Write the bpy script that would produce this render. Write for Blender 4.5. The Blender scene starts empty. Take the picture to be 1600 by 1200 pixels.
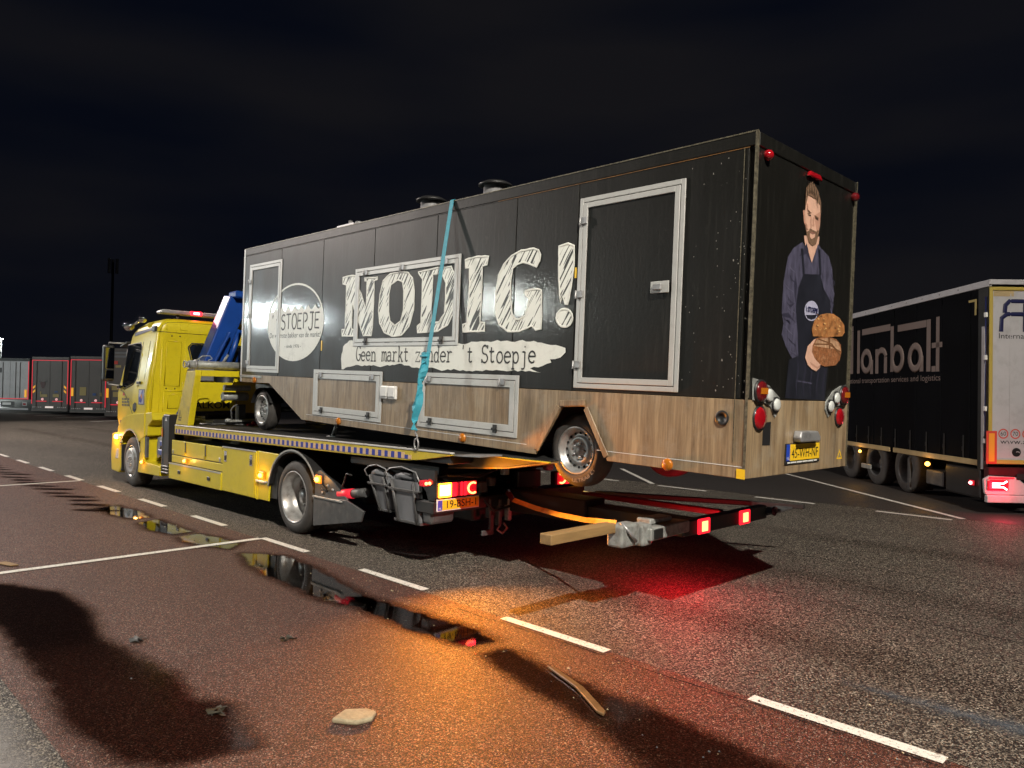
import bpy, bmesh, math, random
from mathutils import Vector, Matrix
from math import pi, sin, cos, radians
random.seed(7)
SC = bpy.context.scene
COL = SC.collection

# ------------------------------------------------------------------ camera
cam = bpy.data.cameras.new('camera'); camo = bpy.data.objects.new('camera', cam); COL.objects.link(camo)
cam.sensor_fit = 'HORIZONTAL'; cam.sensor_width = 36.0; cam.lens = 36.0*1154.742/1600.0
cam.clip_start = 0.05; cam.clip_end = 3000
r_ = Vector((0.70703, 0.706989, 0.016598)); u_ = Vector((-0.001906, -0.021565, 0.999766)); f_ = Vector((-0.707181, 0.706896, 0.0139))
camo.matrix_world = Matrix(((r_.x, u_.x, -f_.x, 8.9295), (r_.y, u_.y, -f_.y, -4.9257), (r_.z, u_.z, -f_.z, 1.9), (0, 0, 0, 1)))
SC.camera = camo
SC.view_settings.view_transform = 'Standard'
SC.view_settings.look = 'None'
SC.view_settings.exposure = 0.0
SC.view_settings.gamma = 1.0
SC.view_settings.use_curve_mapping = False
SC.cycles.use_denoising = True
SC.cycles.max_bounces = 6
SC.cycles.sample_clamp_indirect = 3.0

# ------------------------------------------------------------------ night sky
W = bpy.data.worlds.new('World'); SC.world = W; W.use_nodes = True
nt = W.node_tree; nt.nodes.clear()
wo = nt.nodes.new('ShaderNodeOutputWorld'); bg = nt.nodes.new('ShaderNodeBackground')
tc = nt.nodes.new('ShaderNodeTexCoord'); mp = nt.nodes.new('ShaderNodeMapping'); mp.inputs['Scale'].default_value = (1.2, 1.2, 5.0)
mp.inputs['Rotation'].default_value = (0.1, 0.22, 0.0)
nz = nt.nodes.new('ShaderNodeTexNoise'); nz.inputs['Scale'].default_value = 1.6; nz.inputs['Detail'].default_value = 3; nz.inputs['Roughness'].default_value = 0.42
rp = nt.nodes.new('ShaderNodeValToRGB')
rp.color_ramp.elements[0].position = 0.36; rp.color_ramp.elements[0].color = (0.0020, 0.0029, 0.0064, 1)
rp.color_ramp.elements[1].position = 0.66; rp.color_ramp.elements[1].color = (0.0072, 0.0070, 0.0086, 1)
nt.links.new(tc.outputs['Generated'], mp.inputs['Vector']); nt.links.new(mp.outputs[0], nz.inputs['Vector'])
nt.links.new(nz.outputs['Fac'], rp.inputs['Fac']); nt.links.new(rp.outputs[0], bg.inputs['Color'])
bg.inputs['Strength'].default_value = 0.95
nt.links.new(bg.outputs[0], wo.inputs['Surface'])

# ------------------------------------------------------------------ lamps of the truck park (masts with heads are built further down)
# (x, y, height, watts, colour, radius)
MASTS = [
    (20.3, -9.2, 18.0, 82000, (1.0, 0.93, 0.80), 0.12),
    (-40.6, -39.6, 10.8, 14000, (0.93, 1.0, 0.93), 0.25),
    (-58.5, -26.2, 9.6, 17000, (0.85, 0.98, 1.0), 0.25),
    (-27.0, -7.0, 14.0, 25000, (1.0, 0.86, 0.78), 0.25),
]
AMBER_W = 100.0
RED_W = 2.6

# ------------------------------------------------------------------ helpers
def tag(o, label=None, cat=None, group=None, kind=None):
    if label: o['label'] = label
    if cat: o['category'] = cat
    if group: o['group'] = group
    if kind: o['kind'] = kind
    return o
def empty(name, loc=(0, 0, 0), rz=0.0, label=None, cat=None, group=None, mat=None):
    o = bpy.data.objects.new(name, None); COL.objects.link(o); o.empty_display_size = 0.2
    if mat is not None: o.matrix_world = mat
    else:
        o.location = loc; o.rotation_euler = (0, 0, rz)
    return tag(o, label, cat, group)

class MB:
    def __init__(s): s.v = []; s.f = []; s.m = []; s.cur = 0; s.sm = []
    def add(s, vs, fs, smooth=False):
        b = len(s.v); s.v += [tuple(v) for v in vs]
        for f in fs: s.f.append([b+i for i in f]); s.m.append(s.cur); s.sm.append(smooth)
        return s
    def mat(s, i): s.cur = i; return s
    def box(s, a, b):
        x0, y0, z0 = [min(p, q) for p, q in zip(a, b)]; x1, y1, z1 = [max(p, q) for p, q in zip(a, b)]
        return s.add([(x0,y0,z0),(x1,y0,z0),(x1,y1,z0),(x0,y1,z0),(x0,y0,z1),(x1,y0,z1),(x1,y1,z1),(x0,y1,z1)],
                     [(3,2,1,0),(4,5,6,7),(0,1,5,4),(1,2,6,5),(2,3,7,6),(3,0,4,7)])
    def prism(s, pts, axis, a, b):
        """polygon extruded along an axis; pts are (x,z) for y, (y,z) for x, (x,y) for z"""
        n = len(pts)
        def P(p, t): return (p[0], t, p[1]) if axis == 'y' else ((t, p[0], p[1]) if axis == 'x' else (p[0], p[1], t))
        vs = [P(p, a) for p in pts]+[P(p, b) for p in pts]
        ar = sum(pts[i][0]*pts[(i+1) % n][1]-pts[(i+1) % n][0]*pts[i][1] for i in range(n))
        flip = (ar > 0) != (axis == 'y')
        if a > b: flip = not flip
        lo = list(range(n)); hi = [n+i for i in range(n)]
        if flip: fs = [lo[::-1], hi]+[(i, (i+1) % n, n+(i+1) % n, n+i) for i in range(n)]
        else: fs = [lo, hi[::-1]]+[((i+1) % n, i, n+i, n+(i+1) % n) for i in range(n)]
        return s.add(vs, fs)
    def tube(s, pts, r, n=8, caps=True, r1=None):
        pts = [Vector(p) for p in pts]; rings = []; prev = None
        m = len(pts)
        for i, p in enumerate(pts):
            d = (pts[min(i+1, m-1)]-pts[max(i-1, 0)]).normalized()
            if prev is None:
                a = Vector((0, 0, 1)) if abs(d.z) < 0.9 else Vector((1, 0, 0))
                u = d.cross(a).normalized()
            else:
                u = (prev-d*prev.dot(d)).normalized()
            prev = u; w = d.cross(u)
            rr = r if r1 is None else r+(r1-r)*i/(m-1)
            rings.append([p+u*cos(2*pi*k/n)*rr+w*sin(2*pi*k/n)*rr for k in range(n)])
        vs = [v for ring in rings for v in ring]; fs = []
        for i in range(m-1):
            for k in range(n): fs.append((i*n+k, i*n+(k+1) % n, (i+1)*n+(k+1) % n, (i+1)*n+k))
        s.add(vs, fs, True)
        if caps:
            b = len(s.v)-len(vs)
            s.f.append([b+k for k in range(n)][::-1]); s.m.append(s.cur); s.sm.append(False)
            s.f.append([b+(m-1)*n+k for k in range(n)]); s.m.append(s.cur); s.sm.append(False)
        return s
    def lathe(s, c, axis, prof, n=32, smooth=True, a0=0.0, a1=2*pi):
        """prof: list of (t along axis, radius)"""
        full = abs(a1-a0-2*pi) < 1e-6; k = n if full else n+1; vs = []
        for t, r in prof:
            for i in range(k):
                a = a0+(a1-a0)*i/n; ca, sa = cos(a)*r, sin(a)*r
                if axis == 'y': vs.append((c[0]+ca, c[1]+t, c[2]+sa))
                elif axis == 'x': vs.append((c[0]+t, c[1]+ca, c[2]+sa))
                else: vs.append((c[0]+ca, c[1]+sa, c[2]+t))
        fs = []
        for j in range(len(prof)-1):
            for i in range(n):
                i2 = (i+1) % k
                f = (j*k+i, j*k+i2, (j+1)*k+i2, (j+1)*k+i)
                fs.append(f if axis != 'y' else f[::-1])
        return s.add(vs, fs, smooth)
    def ball(s, c, r, n=16, sz=1.0):
        prof = [(-cos(pi*i/8)*r*sz, max(1e-4, sin(pi*i/8)*r)) for i in range(9)]
        return s.lathe(c, 'z', prof, n)
    def build(s, name, mats, parent=None, bevel=0, seg=1, ang=35, kind=None, label=None, recalc=False):
        me = bpy.data.meshes.new(name); me.from_pydata(s.v, [], s.f)
        if not isinstance(mats, (list, tuple)): mats = [mats]
        for m in mats: me.materials.append(m)
        me.polygons.foreach_set('material_index', s.m); me.polygons.foreach_set('use_smooth', s.sm)
        if recalc:
            bm = bmesh.new(); bm.from_mesh(me); bmesh.ops.recalc_face_normals(bm, faces=bm.faces); bm.to_mesh(me); bm.free()
        me.update()
        o = bpy.data.objects.new(name, me); COL.objects.link(o)
        if parent: o.parent = parent
        if bevel:
            b = o.modifiers.new('bevel', 'BEVEL'); b.width = bevel; b.segments = seg; b.limit_method = 'ANGLE'; b.angle_limit = radians(ang)
        if kind: o['kind'] = kind
        if label: o['label'] = label
        return o

def mapS(y0=0.0): return lambda u, v, h: (u, y0-h, v)       # faces -y, reads along +x
def mapR(x0=0.0): return lambda u, v, h: (x0+h, u, v)       # faces +x, reads along +y
def mapG(z0=0.0): return lambda u, v, h: (u, v, z0+h)       # lies on the ground

def curve_mesh(cu, name):
    o = bpy.data.objects.new('tmp', cu); COL.objects.link(o)
    dg = bpy.context.evaluated_depsgraph_get(); dg.update()
    me = bpy.data.meshes.new_from_object(o.evaluated_get(dg)); me.name = name
    bpy.data.objects.remove(o); bpy.data.curves.remove(cu)
    return me
def finish_flat(me, mp_, h, m, parent, name, flipcheck=None):
    for v in me.vertices: v.co = mp_(v.co.x, v.co.y, h+v.co.z)
    me.materials.clear(); me.materials.append(m)
    o = bpy.data.objects.new(name, me); COL.objects.link(o)
    if parent: o.parent = parent
    return o
def flatshape(contours, mp_, h, m, parent, name, thick=0.0):
    cu = bpy.data.curves.new('c', 'CURVE'); cu.dimensions = '2D'; cu.fill_mode = 'BOTH'; cu.extrude = thick/2
    for c in contours:
        sp = cu.splines.new('POLY'); sp.points.add(len(c)-1)
        for i, p in enumerate(c): sp.points[i].co = (p[0], p[1], 0, 1)
        sp.use_cyclic_u = True
    return finish_flat(curve_mesh(cu, name), mp_, h+thick/2, m, parent, name)
def txt(s, size, u, v, mp_, h, m, parent, name='lettering', align='LEFT', width=None, sx=1.0, shear=0.0, bold=0.0, sp=1.0):
    cu = bpy.data.curves.new('t', 'FONT'); cu.body = s; cu.size = size; cu.align_x = align; cu.fill_mode = 'BOTH'; cu.shear = shear; cu.offset = bold; cu.space_character = sp
    cu.resolution_u = 4
    me = curve_mesh(cu, name)
    if width:
        xs = [w.co.x for w in me.vertices]; sx = width/max(1e-6, max(xs)-min(xs)); off = min(xs) if align == 'LEFT' else 0
        for w in me.vertices: w.co.x = (w.co.x-off)*sx
    else:
        for w in me.vertices: w.co.x *= sx
    for w in me.vertices: w.co.x += u; w.co.y += v
    return finish_flat(me, mp_, h, m, parent, name)
def strokes(lines, w, mp_, h, m, parent, name='lettering', flat=0.12):
    cu = bpy.data.curves.new('s', 'CURVE'); cu.dimensions = '3D'; cu.bevel_depth = w/2; cu.bevel_resolution = 1; cu.use_fill_caps = True
    for c in lines:
        closed = len(c) > 3 and c[0] == c[-1]
        if closed: c = c[:-1]
        sp = cu.splines.new('POLY'); sp.points.add(len(c)-1)
        for i, p in enumerate(c): sp.points[i].co = (p[0], p[1], 0, 1)
        sp.use_cyclic_u = closed
    me = curve_mesh(cu, name)
    for v in me.vertices: v.co.z *= flat
    return finish_flat(me, mp_, h, m, parent, name)
def arc(cx, cy, rx, ry, a0, a1, n=10):
    return [(cx+rx*cos(radians(a0+(a1-a0)*i/n)), cy+ry*sin(radians(a0+(a1-a0)*i/n))) for i in range(n+1)]
def jag(pts, step=0.04, amp=0.012, seed=1, closed=True):
    rnd = random.Random(seed); out = []; n = len(pts)
    off = 0
    for i in range(n if closed else n-1):
        a = Vector(pts[i]); b = Vector(pts[(i+1) % n]); L = (b-a).length; k = max(1, int(L/step))
        nn = Vector((-(b-a).y, (b-a).x)).normalized() if L > 0 else Vector((0, 0))
        for j in range(k):
            off = off*0.6+rnd.uniform(-1, 1)*amp
            p = a.lerp(b, j/k)+nn*off*(1 if j else 0.5)
            out.append((p.x, p.y))
    return out

# ------------------------------------------------------------------ materials
def mat(name, col, rough=0.5, metal=0.0, var=0.0, vscale=4.0, bump=0.0, bscale=30.0, emit=None, estr=0.0, spec=0.5, coat=0.0, dirt=None, dirt_amt=0.0, dscale=3.0, stretch=None, rvar=0.0, trans=0.0):
    m = bpy.data.materials.new(name); m.use_nodes = True; t = m.node_tree; b = t.nodes['Principled BSDF']; L = t.links.new
    b.inputs['Base Color'].default_value = (*col, 1); b.inputs['Roughness'].default_value = rough; b.inputs['Metallic'].default_value = metal
    b.inputs['Specular IOR Level'].default_value = spec; b.inputs['Coat Weight'].default_value = coat; b.inputs['Coat Roughness'].default_value = 0.06
    b.inputs['Transmission Weight'].default_value = trans
    if emit: b.inputs['Emission Color'].default_value = (*emit, 1); b.inputs['Emission Strength'].default_value = estr
    tc = t.nodes.new('ShaderNodeTexCoord'); vec = tc.outputs['Object']
    if stretch:
        mp = t.nodes.new('ShaderNodeMapping'); mp.inputs['Scale'].default_value = stretch; L(vec, mp.inputs[0]); vec = mp.outputs[0]
    def noise(sc, det=5, ro=0.6):
        n = t.nodes.new('ShaderNodeTexNoise'); n.inputs['Scale'].default_value = sc; n.inputs['Detail'].default_value = det; n.inputs['Roughness'].default_value = ro; L(vec, n.inputs['Vector']); return n.outputs['Fac']
    def mr(x, a, b_, c, d):
        n = t.nodes.new('ShaderNodeMapRange'); n.inputs[1].default_value = a; n.inputs[2].default_value = b_; n.inputs[3].default_value = c; n.inputs[4].default_value = d; L(x, n.inputs[0]); return n.outputs[0]
    cur = None
    if var:
        mx = t.nodes.new('ShaderNodeMix'); mx.data_type = 'RGBA'; mx.inputs['A'].default_value = (*[c*(1-var) for c in col], 1); mx.inputs['B'].default_value = (*[min(1, c*(1+var)) for c in col], 1)
        L(mr(noise(vscale), 0.3, 0.7, 0, 1), mx.inputs['Factor']); cur = mx.outputs['Result']
    if dirt:
        mx = t.nodes.new('ShaderNodeMix'); mx.data_type = 'RGBA'; mx.inputs['B'].default_value = (*dirt, 1)
        if cur: L(cur, mx.inputs['A'])
        else: mx.inputs['A'].default_value = (*col, 1)
        L(mr(noise(dscale, 8, 0.7), 0.5, 0.72, 0, dirt_amt), mx.inputs['Factor']); cur = mx.outputs['Result']
    if cur: L(cur, b.inputs['Base Color'])
    if rvar: L(mr(noise(vscale*1.7), 0.3, 0.7, max(0, rough-rvar), rough+rvar), b.inputs['Roughness'])
    if bump:
        bp = t.nodes.new('ShaderNodeBump'); bp.inputs['Strength'].default_value = bump; bp.inputs['Distance'].default_value = 0.01
        L(noise(bscale, 3, 0.5), bp.inputs['Height']); L(bp.outputs[0], b.inputs['Normal'])
    return m
M = {}
def mk(k, *a, **kw): M[k] = mat(k, *a, **kw); return M[k]
mk('yellow paint', (0.62, 0.50, 0.012), 0.36, var=0.04, vscale=2, coat=0.12, dirt=(0.30, 0.21, 0.03), dirt_amt=0.22, dscale=9, rvar=0.05)
mk('yellow deck paint', (0.55, 0.42, 0.02), 0.4, var=0.1, vscale=3, dirt=(0.12, 0.09, 0.04), dirt_amt=0.6, dscale=4, rvar=0.1)
mk('blue paint', (0.006, 0.055, 0.30), 0.42, var=0.12, vscale=3, coat=0.1)
mk('stripe blue', (0.015, 0.03, 0.30), 0.4)
mk('stripe salmon', (0.62, 0.42, 0.24), 0.45)
mk('black metal', (0.012, 0.012, 0.012), 0.5, var=0.3, bump=0.1, dirt=(0.05, 0.045, 0.04), dirt_amt=0.5)
mk('black plastic', (0.015, 0.015, 0.016), 0.45, var=0.2)
mk('rubber', (0.045, 0.042, 0.04), 0.75, var=0.25, vscale=8, bump=0.2, bscale=60, dirt=(0.07, 0.06, 0.05), dirt_amt=0.35)
mk('rubber dark', (0.007, 0.007, 0.007), 0.8)
mk('steel rim', (0.42, 0.42, 0.42), 0.38, 0.6, var=0.15, vscale=9, dirt=(0.1, 0.08, 0.06), dirt_amt=0.7, dscale=8)
mk('dull silver', (0.33, 0.33, 0.34), 0.42, 0.5, var=0.15, vscale=8, dirt=(0.08, 0.07, 0.06), dirt_amt=0.6, dscale=9)
mk('aluminium frame', (0.48, 0.48, 0.47), 0.42, 0.25, var=0.06, vscale=3, dirt=(0.3, 0.29, 0.27), dirt_amt=0.4, dscale=12)
mk('chrome', (0.8, 0.8, 0.8), 0.08, 1.0)
mk('galvanised', (0.30, 0.31, 0.30), 0.5, 0.3, var=0.3, vscale=14, bump=0.2, bscale=40, dirt=(0.12, 0.1, 0.08), dirt_amt=0.6, dscale=12)
mk('grey plastic', (0.15, 0.155, 0.17), 0.55, var=0.2, vscale=6, dirt=(0.05, 0.045, 0.04), dirt_amt=0.5)
mk('mudguard grey', (0.055, 0.056, 0.058), 0.5, var=0.3, vscale=6, dirt=(0.16, 0.15, 0.14), dirt_amt=0.5, dscale=7)
mk('glass', (0.008, 0.01, 0.014), 0.06, spec=0.6)
mk('mirror glass', (0.35, 0.36, 0.38), 0.02, 1.0)
mk('white print', (0.78, 0.79, 0.74), 0.4, var=0.04, vscale=3, dirt=(0.4, 0.4, 0.37), dirt_amt=0.5, dscale=6)
mk('black print', (0.012, 0.012, 0.012), 0.4)
mk('navy print', (0.01, 0.012, 0.06), 0.4)
mk('plate yellow', (0.80, 0.50, 0.02), 0.35)
mk('plate blue', (0.02, 0.06, 0.42), 0.35)
mk('white trim', (0.7, 0.7, 0.7), 0.35)
mk('red lens', (0.30, 0.005, 0.01), 0.12, spec=0.6, coat=0.5, bump=0.08, bscale=90)
mk('red lens dark', (0.11, 0.006, 0.008), 0.12, coat=0.5)
mk('amber lens off', (0.42, 0.13, 0.01), 0.2, coat=0.4)
mk('clear lens', (0.55, 0.57, 0.56), 0.15, coat=0.5, bump=0.3, bscale=120)
mk('amber lit', (0.9, 0.35, 0.03), 0.3, emit=(1.0, 0.30, 0.01), estr=14)
mk('amber marker lit', (0.9, 0.35, 0.03), 0.3, emit=(1.0, 0.42, 0.06), estr=9)
mk('amber housing lit', (0.9, 0.25, 0.02), 0.3, emit=(1.0, 0.22, 0.005), estr=0.5)
mk('amber hot', (1, 0.8, 0.4), 0.3, emit=(1.0, 0.72, 0.25), estr=22)
mk('red lit', (0.6, 0.01, 0.02), 0.3, emit=(1.0, 0.015, 0.03), estr=1.6)
mk('red lit soft', (0.5, 0.01, 0.02), 0.3, emit=(1.0, 0.02, 0.04), estr=0.35)
mk('red hot', (1, 0.3, 0.2), 0.3, emit=(1.0, 0.16, 0.05), estr=9)
mk('pink hot', (1, 0.4, 0.4), 0.3, emit=(1.0, 0.30, 0.30), estr=14)
mk('lamp head lit', (1, 1, 1), 0.3, emit=(0.95, 1.0, 0.97), estr=60)
mk('turquoise webbing', (0.04, 0.30, 0.40), 0.6, var=0.15, vscale=20, bump=0.2, bscale=200)
mk('yellow webbing', (0.38, 0.20, 0.02), 0.6, var=0.2, vscale=15, dirt=(0.15, 0.08, 0.02), dirt_amt=0.6, dscale=14)
mk('beam wood', (0.26, 0.16, 0.065), 0.6, var=0.2, vscale=2.5, stretch=(8, 1, 8), bump=0.1)
mk('wet wood', (0.15, 0.085, 0.035), 0.35, var=0.35, vscale=12)
mk('chip grey', (0.25, 0.24, 0.22), 0.6)
mk('grey boards', (0.07, 0.068, 0.07), 0.5, var=0.15)
mk('trailer door grey', (0.098, 0.082, 0.078), 0.45, var=0.1, vscale=1.5, dirt=(0.06, 0.06, 0.06), dirt_amt=0.5)
mk('trailer door white', (0.42, 0.41, 0.43), 0.4, var=0.08, vscale=1.2, dirt=(0.25, 0.24, 0.24), dirt_amt=0.5)
mk('reflective red glow', (0.55, 0.015, 0.03), 0.4, emit=(1.0, 0.03, 0.06), estr=0.45)  # emission paints in the light that red tape throws back
mk('reflective amber glow', (0.8, 0.35, 0.02), 0.4, emit=(1.0, 0.45, 0.03), estr=0.55)  # returned light on boards and chevrons put in as faint emission
mk('sticker dull yellow', (0.35, 0.27, 0.10), 0.5)
mk('sticker blue', (0.03, 0.08, 0.25), 0.5)
mk('sticker red', (0.55, 0.05, 0.03), 0.5)
mk('sticker orange', (0.75, 0.30, 0.03), 0.5)
mk('curtain navy', (0.0016, 0.0018, 0.003), 0.75, spec=0.08, var=0.3, vscale=1, bump=0.15, bscale=1.5)
mk('curtain print', (0.15, 0.112, 0.10), 0.6)
mk('stone', (0.34, 0.28, 0.18), 0.7, var=0.25, vscale=25, bump=0.6, bscale=80)
mk('leaf litter', (0.03, 0.025, 0.015), 0.6, var=0.4, vscale=40)
mk('skin', (0.60, 0.36, 0.27), 0.45, var=0.1, vscale=20)
mk('skin shade', (0.44, 0.235, 0.17), 0.45)
mk('hair', (0.16, 0.095, 0.06), 0.5, var=0.5, vscale=30, stretch=(1, 3, 1))
mk('hair dark', (0.07, 0.04, 0.028), 0.5)
mk('lips', (0.30, 0.12, 0.10), 0.45)
mk('shirt', (0.058, 0.055, 0.092), 0.5, var=0.45, vscale=9, stretch=(1, 2.5, 0.8))
mk('shirt shade', (0.026, 0.025, 0.045), 0.5)
mk('apron', (0.013, 0.014, 0.022), 0.45, var=0.3, vscale=5)
mk('crust', (0.33, 0.135, 0.045), 0.5, var=0.5, vscale=12, dirt=(0.48, 0.27, 0.11), dirt_amt=0.7, dscale=22)
mk('crust dark', (0.24, 0.09, 0.035), 0.5, var=0.45, vscale=35, dirt=(0.5, 0.3, 0.17), dirt_amt=0.7, dscale=40)
mk('flour', (0.42, 0.25, 0.15), 0.5, var=0.4, vscale=16, dirt=(0.30, 0.13, 0.06), dirt_amt=0.8, dscale=18)
mk('cut', (0.16, 0.07, 0.03), 0.5)
mk('badge', (0.38, 0.38, 0.52), 0.5)

def scuffed_black():
    m = bpy.data.materials.new('scuffed black panel'); m.use_nodes = True; t = m.node_tree; b = t.nodes['Principled BSDF']; L = t.links.new
    tc = t.nodes.new('ShaderNodeTexCoord')
    def N(sc, stretch, det=6, ro=0.65):
        mp = t.nodes.new('ShaderNodeMapping'); mp.inputs['Scale'].default_value = stretch; L(tc.outputs['Object'], mp.inputs[0])
        n = t.nodes.new('ShaderNodeTexNoise'); n.inputs['Scale'].default_value = sc; n.inputs['Detail'].default_value = det; n.inputs['Roughness'].default_value = ro
        L(mp.outputs[0], n.inputs['Vector']); return n.outputs['Fac']
    def mr(x, a, b_, c, d):
        n = t.nodes.new('ShaderNodeMapRange'); n.inputs[1].default_value = a; n.inputs[2].default_value = b_; n.inputs[3].default_value = c; n.inputs[4].default_value = d; L(x, n.inputs[0]); return n.outputs[0]
    def math_(op, x, y):
        n = t.nodes.new('ShaderNodeMath'); n.operation = op
        for i, q in enumerate((x, y)):
            if isinstance(q, float): n.inputs[i].default_value = q
            else: L(q, n.inputs[i])
        return n.outputs[0]
    scuff = mr(N(9, (1, 1, 0.35), 9, 0.75), 0.58, 0.78, 0.0, 0.26)
    streak = mr(N(22, (1.0, 1.0, 0.06), 3, 0.6), 0.53, 0.8, 0.0, 0.12)
    scr = mr(N(7, (0.35, 0.35, 2.6), 10, 0.8), 0.655, 0.70, 0.0, 0.6)
    big = mr(N(1.1, (1, 1, 1), 4, 0.6), 0.35, 0.7, 0.15, 1.0)
    f = math_('MULTIPLY', math_('MAXIMUM', math_('MAXIMUM', scuff, scr), streak), big)
    mx = t.nodes.new('ShaderNodeMix'); mx.data_type = 'RGBA'; mx.inputs['A'].default_value = (0.0075, 0.0072, 0.006, 1); mx.inputs['B'].default_value = (0.16, 0.155, 0.135, 1)
    L(f, mx.inputs['Factor']); L(mx.outputs['Result'], b.inputs['Base Color'])
    L(mr(N(3, (1, 1, 0.4), 6), 0.3, 0.7, 0.36, 0.50), b.inputs['Roughness'])
    b.inputs['Coat Weight'].default_value = 0.5; b.inputs['Coat Roughness'].default_value = 0.09
    bp = t.nodes.new('ShaderNodeBump'); bp.inputs['Strength'].default_value = 0.55; bp.inputs['Distance'].default_value = 0.002
    b.inputs['Specular IOR Level'].default_value = 0.26
    L(N(34, (1, 1, 0.6), 4, 0.6), bp.inputs['Height']); L(bp.outputs[0], b.inputs['Normal']); L(bp.outputs[0], b.inputs['Coat Normal'])
    return m
M['black panel'] = scuffed_black()

def oak(name='oak laminate'):
    m = bpy.data.materials.new(name); m.use_nodes = True; t = m.node_tree; b = t.nodes['Principled BSDF']; L = t.links.new
    tc = t.nodes.new('ShaderNodeTexCoord')
    def N(sc, stretch, det=6, ro=0.6, dist=0.0):
        mp = t.nodes.new('ShaderNodeMapping'); mp.inputs['Scale'].default_value = stretch; L(tc.outputs['Object'], mp.inputs[0])
        n = t.nodes.new('ShaderNodeTexNoise'); n.inputs['Scale'].default_value = sc; n.inputs['Detail'].default_value = det; n.inputs['Roughness'].default_value = ro; n.inputs['Distortion'].default_value = dist
        L(mp.outputs[0], n.inputs['Vector']); return n.outputs['Fac']
    r1 = t.nodes.new('ShaderNodeValToRGB'); e = r1.color_ramp.elements
    e[0].position = 0.30; e[0].color = (0.125, 0.082, 0.046, 1); e[1].position = 0.72; e[1].color = (0.42, 0.315, 0.19, 1)
    k = e.new(0.5); k.color = (0.27, 0.190, 0.112, 1)
    L(N(9, (1, 1, 0.09), 8, 0.7, 0.3), r1.inputs['Fac'])
    r2 = t.nodes.new('ShaderNodeMapRange'); r2.inputs[1].default_value = 0.35; r2.inputs[2].default_value = 0.7; r2.inputs[3].default_value = 0.72; r2.inputs[4].default_value = 1.1
    L(N(55, (1, 1, 0.05), 4, 0.6), r2.inputs[0])
    mx = t.nodes.new('ShaderNodeMix'); mx.data_type = 'RGBA'; mx.blend_type = 'MULTIPLY'; mx.inputs['Factor'].default_value = 1.0
    L(r1.outputs[0], mx.inputs['A']); L(r2.outputs[0], mx.inputs['B'])
    d = t.nodes.new('ShaderNodeMapRange'); d.inputs[1].default_value = 0.5; d.inputs[2].default_value = 0.75; d.inputs[3].default_value = 0.0; d.inputs[4].default_value = 0.5
    L(N(4, (1, 1, 1), 9, 0.75), d.inputs[0])
    m2 = t.nodes.new('ShaderNodeMix'); m2.data_type = 'RGBA'; m2.inputs['B'].default_value = (0.33, 0.30, 0.24, 1); L(d.outputs[0], m2.inputs['Factor']); L(mx.outputs['Result'], m2.inputs['A'])
    L(m2.outputs['Result'], b.inputs['Base Color']); b.inputs['Roughness'].default_value = 0.42
    bp = t.nodes.new('ShaderNodeBump'); bp.inputs['Strength'].default_value = 0.15; bp.inputs['Distance'].default_value = 0.004
    L(N(60, (1, 1, 0.06), 3), bp.inputs['Height']); L(bp.outputs[0], b.inputs['Normal'])
    return m
M['oak'] = oak()

def sketch_print():
    """white vinyl with the black diagonal pen hatching that is printed inside the big letters"""
    m = bpy.data.materials.new('sketched white print'); m.use_nodes = True; t = m.node_tree; b = t.nodes['Principled BSDF']; L = t.links.new
    tc = t.nodes.new('ShaderNodeTexCoord')
    mp = t.nodes.new('ShaderNodeMapping'); mp.vector_type = 'POINT'; mp.inputs['Rotation'].default_value = (0, radians(57), 0)
    L(tc.outputs['Object'], mp.inputs[0])
    m2 = t.nodes.new('ShaderNodeMapping'); m2.inputs['Scale'].default_value = (2.2, 1, 34); L(mp.outputs[0], m2.inputs[0])
    n = t.nodes.new('ShaderNodeTexNoise'); n.inputs['Scale'].default_value = 1.15; n.inputs['Detail'].default_value = 1.5; n.inputs['Roughness'].default_value = 0.5; L(m2.outputs[0], n.inputs['Vector'])
    r = t.nodes.new('ShaderNodeMapRange'); r.inputs[1].default_value = 0.438; r.inputs[2].default_value = 0.455; L(n.outputs['Fac'], r.inputs[0])
    mx = t.nodes.new('ShaderNodeMix'); mx.data_type = 'RGBA'; mx.inputs['A'].default_value = (0.012, 0.012, 0.01, 1); mx.inputs['B'].default_value = (0.80, 0.81, 0.76, 1)
    L(r.outputs[0], mx.inputs['Factor']); L(mx.outputs['Result'], b.inputs['Base Color']); b.inputs['Roughness'].default_value = 0.36
    return m
M['sketch print'] = sketch_print()

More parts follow.
